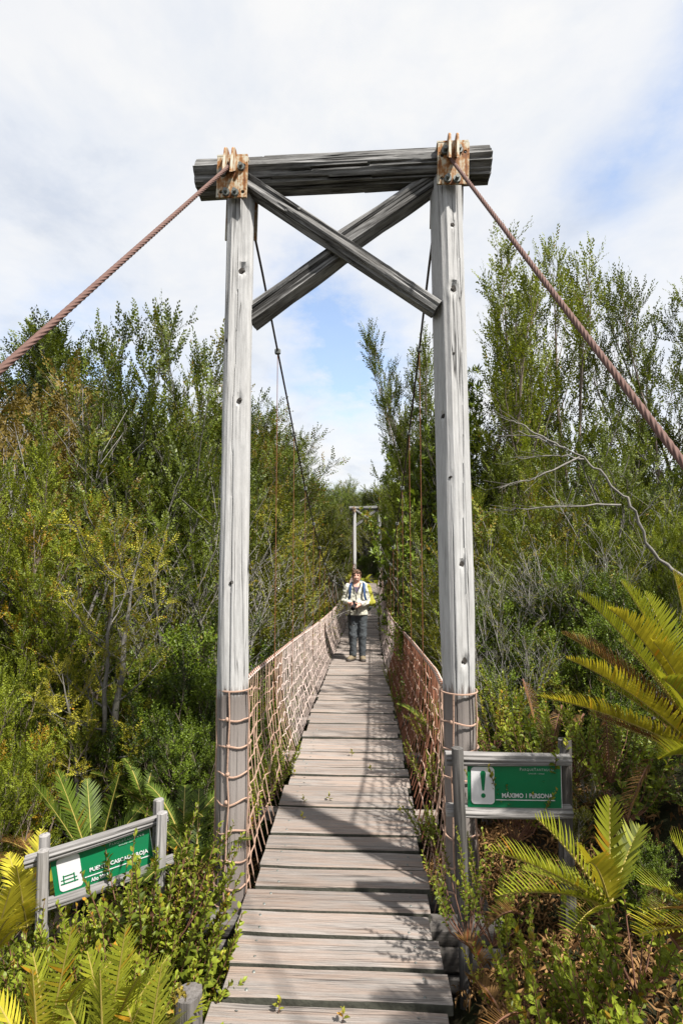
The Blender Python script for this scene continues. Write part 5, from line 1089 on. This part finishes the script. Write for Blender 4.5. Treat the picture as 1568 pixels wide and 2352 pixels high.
fern('fern', bF, [(P(2, 1930, 3.3), .1, 'fernb'), (P(20, 1900, 3.6), .1, 'fernb'), (P(-20, 1985, 3.2), .1, 'fernb')], M['fernb'], 'rusty red withered fern left of the log sign', 14, 26, .11, .005, .5)
for k, (px, py, Y, tx, ty) in enumerate([(245, 2420, 1.95, 290, 2125), (110, 2400, 1.95, 165, 2130), (95, 2520, 1.8, 75, 2230), (330, 2480, 1.85, 372, 2215), (240, 2520, 1.8, 230, 2230)]):
    b = P(px, py, Y); fern('fern', b, [(P(tx, ty, Y - .06), .03), (P(tx + 95, ty + 75, Y + .1), .10), (P(tx - 90, ty + 60, Y + .05), .12), (P(tx + 30, ty + 120, Y - .2), .12)], M[('fern', 'fern', 'ferny')[k % 3]], 'fresh yellow green fern standing upright among the shrubs below the left sign', 20 + k, 24, .075, .0062, .6, 'upright ferns below the left sign', fold=.12, droop=.12, ang=64, sp=3.1)
for k, (px, py, Y) in enumerate([(420, 1880, 3.1), (450, 1950, 2.9), (330, 1790, 3.9), (1010, 1640, 4.3)]):
    c = P(px, py, Y); fern_at(px, py + 60, Y, 7, .5, .55, 'fernd', 'small dark fern under the glossy bushes by the rope net', 40 + k, 'dark ferns by the nets', n=26, plen=.075, pw=.0045)
for k, (px, py, Y) in enumerate([(835, 1345, 27.6), (862, 1352, 27.3), (800, 1340, 28.4)]):
    fern_at(px, py, Y, 8, 1.0, .5, 'fern', 'bright fern at the landing behind the person', 60 + k, 'ferns at the far landing', n=22, plen=.16, pw=.013)

# ------------------------------------------------------------------ foreground shrubs
def shoot(seed, n, L, ll, lw):
    rg = np.random.default_rng(seed); u = np.linspace(0, 1, 10)[:, None]; ax = np.array([[0, 0, L]]) * u + np.array([rg.normal(0, .10), rg.normal(0, .10), 0]) * L * u * u
    pos, D, S_, T_ = [], [], [], []
    for k in range(n):
        t_ = .10 + .90 * (k + .5) / n; q = t_ * 9; i = min(int(q), 8); b = ax[i] + (ax[i + 1] - ax[i]) * (q - i); a = (k // 2) * 1.62 + (k % 2) * math.pi + rg.normal(0, .25); e = math.radians(18 + 50 * t_ + rg.normal(0, 10))
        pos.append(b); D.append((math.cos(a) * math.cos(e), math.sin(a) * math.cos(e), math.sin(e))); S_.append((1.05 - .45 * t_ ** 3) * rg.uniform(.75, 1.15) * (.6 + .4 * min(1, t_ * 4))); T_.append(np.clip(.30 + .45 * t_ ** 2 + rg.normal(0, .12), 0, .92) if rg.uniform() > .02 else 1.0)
    D = np.array(D); V = inst(leaf_big(ll, lw, .35, .18), np.array(pos), frames(D, np.array([[0, 0, 1.0]]) + rg.normal(0, .15, D.shape)), np.array(S_)); return V, np.array(T_), ax
def shrub_kind(seed, ns, H, m, ll=.042, lw=.0155, nl=24, spread=.55):
    rg = np.random.default_rng(seed); Vs, Ts, W_ = [], [], []
    for s in range(ns):
        V, T_, ax = shoot(seed * 50 + s, nl + int(rg.integers(-5, 6)), H * rg.uniform(.45, .75), ll, lw); a = rg.uniform(0, 6.28); r = rg.uniform(.0, 1) ** .6; tl = r * spread + rg.uniform(-.08, .15)
        d = unit(np.array([math.cos(a) * tl, math.sin(a) * tl, 1.0])); R_ = frames(np.array([[.2, .1, 0]]) * 0 + unit(np.cross(d, (math.sin(s), math.cos(s), .1)))[None], d[None])[0]; R_ = np.stack([R_[:, 0], R_[:, 1], d], -1); R_[:, 0] = np.cross(R_[:, 1], d)
        b = d * H * rg.uniform(.05, .42) + np.array([math.cos(a), math.sin(a), 0]) * r * H * .22
        X = np.einsum('ij,nkj->nki', R_, V) + b; A = ax @ R_.T + b; Vs.append(X); Ts.append(T_)
        W_.append(tube(np.concatenate([[[0, 0, -.05]], A]), np.linspace(.0042, .0014, len(A) + 1), 4, False))
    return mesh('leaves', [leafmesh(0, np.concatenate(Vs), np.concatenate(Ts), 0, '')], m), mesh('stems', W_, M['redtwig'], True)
SK = [shrub_kind(k, 17, .62, M['shrub']) for k in range(3)] + [shrub_kind(5, 16, .55, M['shruby'], .036, .013)] + [shrub_kind(6, 14, .55, M['shrub'], .055, .020, 16)]
def shrub(px, py, Y, k, label, group=None, sc=1.0, sink=0.0, tilt=(0, 0)):
    """root at this spot"""
    p = P(px, py, Y); g = float(hz(p[0], p[1])); z = min(p[2], max(g, p[2] - .05)) if sink == 0 else p[2]
    o = thing('leafy_shrub', (p[0], p[1], z), label, 'shrub', group)
    o.matrix_basis = Matrix.Translation((p[0], p[1], z)) @ Matrix.Rotation(tilt[0], 4, 'X') @ Matrix.Rotation(tilt[1], 4, 'Y') @ Matrix.Rotation(rn.uniform(0, 6.28), 4, 'Z') @ Matrix.Scale(sc, 4)
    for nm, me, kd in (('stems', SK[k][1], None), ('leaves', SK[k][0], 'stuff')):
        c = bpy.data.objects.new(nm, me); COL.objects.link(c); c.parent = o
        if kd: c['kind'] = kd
for k in range(84):
    px = rn.uniform(-40, 500); py = rn.uniform(2030, 2370) if k % 7 or px < 330 else rn.uniform(1900, 1990)
    if px < 120 and k % 3: py = max(py, 2120)
    yy = 2.52 - .62 * max(0, py - 1990) / 370 + rn.uniform(-.06, .06); p = P(px, py, yy)
    x, h = min(p[0], -.82), .60 * rn.uniform(.85, 1.1); zb = p[2] - h - (.13 if px < 350 else .03)
    o = thing('leafy_shrub', (x, yy, zb), 'leafy shrub with red stems and small pointed leaves around the left sign', 'shrub', 'leafy shrubs around the left sign')
    o.matrix_basis = Matrix.Translation((x, yy, zb)) @ Matrix.Rotation(rn.uniform(-.12, .12), 4, 'X') @ Matrix.Rotation(rn.uniform(-.12, .15), 4, 'Y') @ Matrix.Rotation(rn.uniform(0, 6.28), 4, 'Z') @ Matrix.Scale(h / .60, 4)
    kk = (0, 1, 2, 3)[k % 4]
    for nm, me, kd in (('stems', SK[kk][1], None), ('leaves', SK[kk][0], 'stuff')):
        c = bpy.data.objects.new(nm, me); COL.objects.link(c); c.parent = o
        if kd: c['kind'] = kd
for (px, py, Y, k) in [(1075, 2130, 2.42, 0), (1130, 2130, 2.45, 1), (1190, 2330, 2.05, 3), (1250, 2350, 2.0, 1)]:
    shrub(px, py, Y, k, 'small leafy shrub at the edge of the dry litter right of the walkway', 'small shrubs right of the walkway', .6)
for (px, py, Y, k) in [(1320, 2440, 1.8, 4), (1400, 2400, 1.8, 4), (1460, 2230, 1.95, 4), (1520, 2480, 1.7, 4)]:
    shrub(px, py, Y, k, 'shrub with larger glossy green leaves on the bank under the fresh fern', 'larger leaved shrubs on the right bank', .7)
for (px, py, Y, k) in [(1180, 1900, 2.75, 0), (1210, 1880, 2.8, 3), (1150, 1740, 3.1, 4), (1230, 1760, 3.0, 4), (1320, 1760, 2.9, 0), (1280, 1780, 2.75, 4), (1400, 1760, 2.8, 0), (1440, 1850, 2.6, 4), (1180, 1660, 3.4, 1), (1130, 1700, 3.3, 3)]:
    shrub(px, py, Y, k, 'leafy shrub growing round the right sign frame', 'shrubs round the right sign', .66)
for (px, py, Y, k) in [(610, 1790, 3.9, 0), (635, 1740, 4.3, 1), (575, 1850, 3.5, 2), (905, 1540, 7.6, 0), (925, 1600, 6.0, 2), (1000, 1780, 3.5, 0), (1010, 1900, 3.2, 1), (990, 1660, 4.2, 3)]:
    shrub(px, py + 40, Y, k, 'leafy shrub poking through the rope mesh at the deck edge', 'shrubs poking through the nets', .55)

for k in range(16):                                                     # low cover on the upper bank
    xx, yy = rn.uniform(1.35, 3.0), rn.uniform(2.5, 4.2)
    K[('glossy', 'bush_d', 'olive')[k % 3] if k % 3 < 2 else 'bush_o'].put('bank_bush', (xx, yy, float(hz(xx, yy)) - .05), rn.uniform(.35, .75), f'low {["glossy", "dark", "olive"][k % 3]} bush on the soil bank behind the MÁXIMO sign', 'bush', f'low {["glossy", "dark", "olive"][k % 3]} bank bushes', rot=rn.uniform(0, 6), wide=1.3)

# ------------------------------------------------------------------ dead branch, stump, litter, seedlings
def branchy(name, base, main, subs, label, m='deadbranch', r=.014):
    o = thing(name, tuple(base), label, 'branch'); rg = np.random.default_rng(8)
    pm = np.array(main); u = np.linspace(0, 1, 26); ii = np.linspace(0, 1, len(pm)); q = np.stack([np.interp(u, ii, pm[:, k]) for k in range(3)], -1); q[1:-1] += rg.normal(0, .011, (24, 3))
    part('limb', [tube(q, np.linspace(r, .0045, 26) * (1 + .16 * np.sin(np.arange(26) * 2.3)), 8, False)], M[m], o, True)
    for s_ in subs:
        s_ = np.array(s_); u2 = np.linspace(0, 1, 12); ii = np.linspace(0, 1, len(s_)); w = np.stack([np.interp(u2, ii, s_[:, k]) for k in range(3)], -1); w[1:] += rg.normal(0, .006, (11, 3)); tb = [tube(w, np.linspace(.008, .0022, 12), 6, False)]
        L_ = []
        for k in range(3, 12):
            d = unit(unit(w[min(k + 1, 11)] - w[k - 1]) + rg.normal(0, .45, 3)); L_.append(np.stack([w[k], w[k] + d * rg.uniform(.05, .16), w[k] + d * .2 + rg.normal(0, .03, 3)]))
        A = np.concatenate([x[:-1] for x in L_]); B = np.concatenate([x[1:] for x in L_]); tb.append(seg_tubes(A, B, .0017, 4)); part('side_branch', tb, M[m], o, True)
    return o
Yb = 3.9
branchy('dead_branch', P(1600, 1345, Yb - .1), [P(1600, 1345, Yb - .1), P(1545, 1310, Yb), P(1490, 1265, Yb), P(1462, 1190, Yb), P(1430, 1140, Yb), P(1385, 1085, Yb), P(1340, 1055, Yb + .1), P(1270, 1020, Yb + .1), P(1190, 990, Yb + .2)],
        [[P(1340, 1055, Yb + .1), P(1270, 1045, Yb), P(1190, 1052, Yb)], [P(1270, 1020, Yb + .1), P(1200, 975, Yb + .2), P(1150, 960, Yb + .2)], [P(1330, 1050, Yb), P(1260, 1085, Yb - .1), P(1190, 1110, Yb - .1), P(1160, 1115, Yb - .1)], [P(1425, 1160, Yb), P(1320, 1160, Yb - .1), P(1200, 1172, Yb), P(1140, 1170, Yb)], [P(1300, 1030, Yb), P(1230, 1000, Yb + .2), P(1140, 1000, Yb + .3)]],
        'bare pale grey branch arching across in front of the right hand thicket')
st = P(432, 2330, 1.95)
so_ = thing('tree_stump', (st[0], st[1], st[2] - .45), 'sawn blackened post stump beside the walkway with moss on its rim', 'stump')
add('stump', log_mesh('stump', .52, .052, .047, M['sill'], 26, 26, 0, 5, .08, (), .004), so_, M=align((st[0] + .01, st[1], st[2] - .45), (st[0], st[1], st[2] + .06)))
rg = np.random.default_rng(4); mv = rg.normal(0, 1, (160, 3)) * (.014, .014, .012) + (st[0] - .03, st[1] - .01, st[2] + .055); M['moss'] = leaf('moss', (.10, .09, .02), (.30, .24, .06), .2, .8)
part('moss', [leafmesh(0, inst(leaf_quad(.02, .006), mv, frames(unit(rg.normal(0, 1, (160, 3)) + (0, 0, 1)), rg.normal(0, 1, (160, 3))), np.ones(160)), rg.uniform(0, 1, 160), 0, '')], M['moss'], so_, kind='stuff')
# dry litter: curled brown leaflets on the bank beside the walkway
rg = np.random.default_rng(12); N = 14000; x = .56 + rg.gamma(1.6, .42, N); yy = rg.uniform(1.2, 4.4, N); keep = x < 3.4; x, yy = x[keep], yy[keep]; N = len(x)
pos = np.stack([x, yy, hz(x, yy) + rg.uniform(.0, .05, N)], -1); D = unit(np.stack([rg.normal(0, 1, N), rg.normal(0, 1, N), rg.normal(0, .45, N)], -1))
lv = inst(leaf_big(.052, .007, .9, .5), pos, frames(D, rg.normal(0, .5, (N, 3)) + (0, 0, 1)), rg.uniform(.5, 1.25, N))
add('leaf_litter', mesh('leaf_litter', [leafmesh(0, lv, rg.uniform(0, .9, N), 0, '')], M['litter']), kind='stuff', label='dry brown curled fern leaflets covering the bank right of the walkway', cat='litter')
N = 3000; x = -.55 - rg.gamma(1.5, .4, N); yy = rg.uniform(1.2, 4.2, N); pos = np.stack([x, yy, hz(x, yy) + rg.uniform(0, .04, N)], -1); D = unit(np.stack([rg.normal(0, 1, N), rg.normal(0, 1, N), rg.normal(0, .4, N)], -1))
lv = inst(leaf_big(.06, .010, .9, .45), pos, frames(D, rg.normal(0, .5, (N, 3)) + (0, 0, 1)), rg.uniform(.5, 1.2, N))
add('leaf_litter', mesh('leaf_litter', [leafmesh(0, lv, rg.uniform(0, .7, N), 0, '')], M['litter']), kind='stuff', label='dark dry leaflets on the shaded ground left of the walkway', cat='litter')
# withered fronds hanging on the bank
for k, (a, b) in enumerate([((1110, 2235, 2.1), (1060, 2160, 2.2)), ((1150, 2330, 1.95), (1080, 2250, 2.1)), ((1200, 2330, 1.85), (1110, 2390, 1.7)), ((1290, 1620, 2.95), (1260, 1760, 2.8)), ((1390, 1630, 2.8), (1400, 1790, 2.65)), ((1200, 1560, 3.4), (1240, 1700, 3.2)), ((1340, 1640, 3.0), (1310, 1740, 2.9)), ((1500, 1740, 2.5), (1440, 1880, 2.4)), ((1560, 2180, 1.7), (1480, 2130, 1.65)), ((1200, 2100, 2.1), (1120, 2130, 2.05))]):
    pa, pb = P(*a), P(*b); o = thing('withered_frond', tuple(pa), 'withered brown frond curled on the bank right of the walkway', 'frond', 'withered fronds on the right bank')
    part('blade', frond(bez(pa, (pa + pb) / 2 + (0, 0, .05), pb, 12), 26, .05, .0035, (lambda u: .4), 300 + k, fold=.5, droop=.5, curl=.6), [M['fernb'], M['redtwig']], o)
# seedlings in the deck joints
for k, (xx, yy) in enumerate([(-.30, 3.86), (.02, 4.75), (.18, 4.42), (-.12, 3.9), (-.28, 3.62), (.38, 3.72), (-.20, 2.16), (.05, 2.13), (-.43, 4.3)]):
    V, T_, ax = shoot(900 + k, 5, .05, .032, .010); o = thing('seedling', (xx, yy, .0), 'tiny seedling sprouting from a joint between the planks', 'seedling', 'seedlings in the plank joints')
    part('leaves', [leafmesh(0, V + (xx, yy, 0), T_, 0, '')], M['shruby'], o); part('stem', [tube(ax + (xx, yy, 0), .0015, 4, False)], M['redtwig'], o)

# ------------------------------------------------------------------ labels of the look-alikes
for o in COL.objects:
    if o.parent is None and o.get('group'):
        b = {'yellow_green_bush': 'yellow green bush', 'olive_bush': 'olive bush', 'twiggy_bush': 'bare twiggy bush', 'glossy_bush': 'dark glossy bush', 'round_tree': 'dark round tree', 'bare_trunked_tree': 'thin mottled trunked tree', 'evergreen_tree': 'dark layered evergreen tree', 'dark_stemmed_bush': 'dark stemmed bush', 'leafy_shrub': 'leafy shrub'}.get(o.name.split('.')[0])
        if o.name.startswith('feathery_tree'): b = 'dark feathery tree' if 'dark' in o['label'] else 'yellow feathery tree'
        if o.name.startswith('ravine_bush'): b = o['label'].split(' bush')[0] + ' ravine bush'
        if b == 'leafy shrub': b = {'leaves': 'red stemmed leafy shrub'}.get(next(c.data.name for c in o.children if c.name.startswith('leaves')).split('.')[0], b) if 'larger' not in o['group'] else 'larger leaved shrub'
        if b: o['base'] = b
relabel()
for o in COL.objects:
    if 'base' in o.keys(): del o['base']
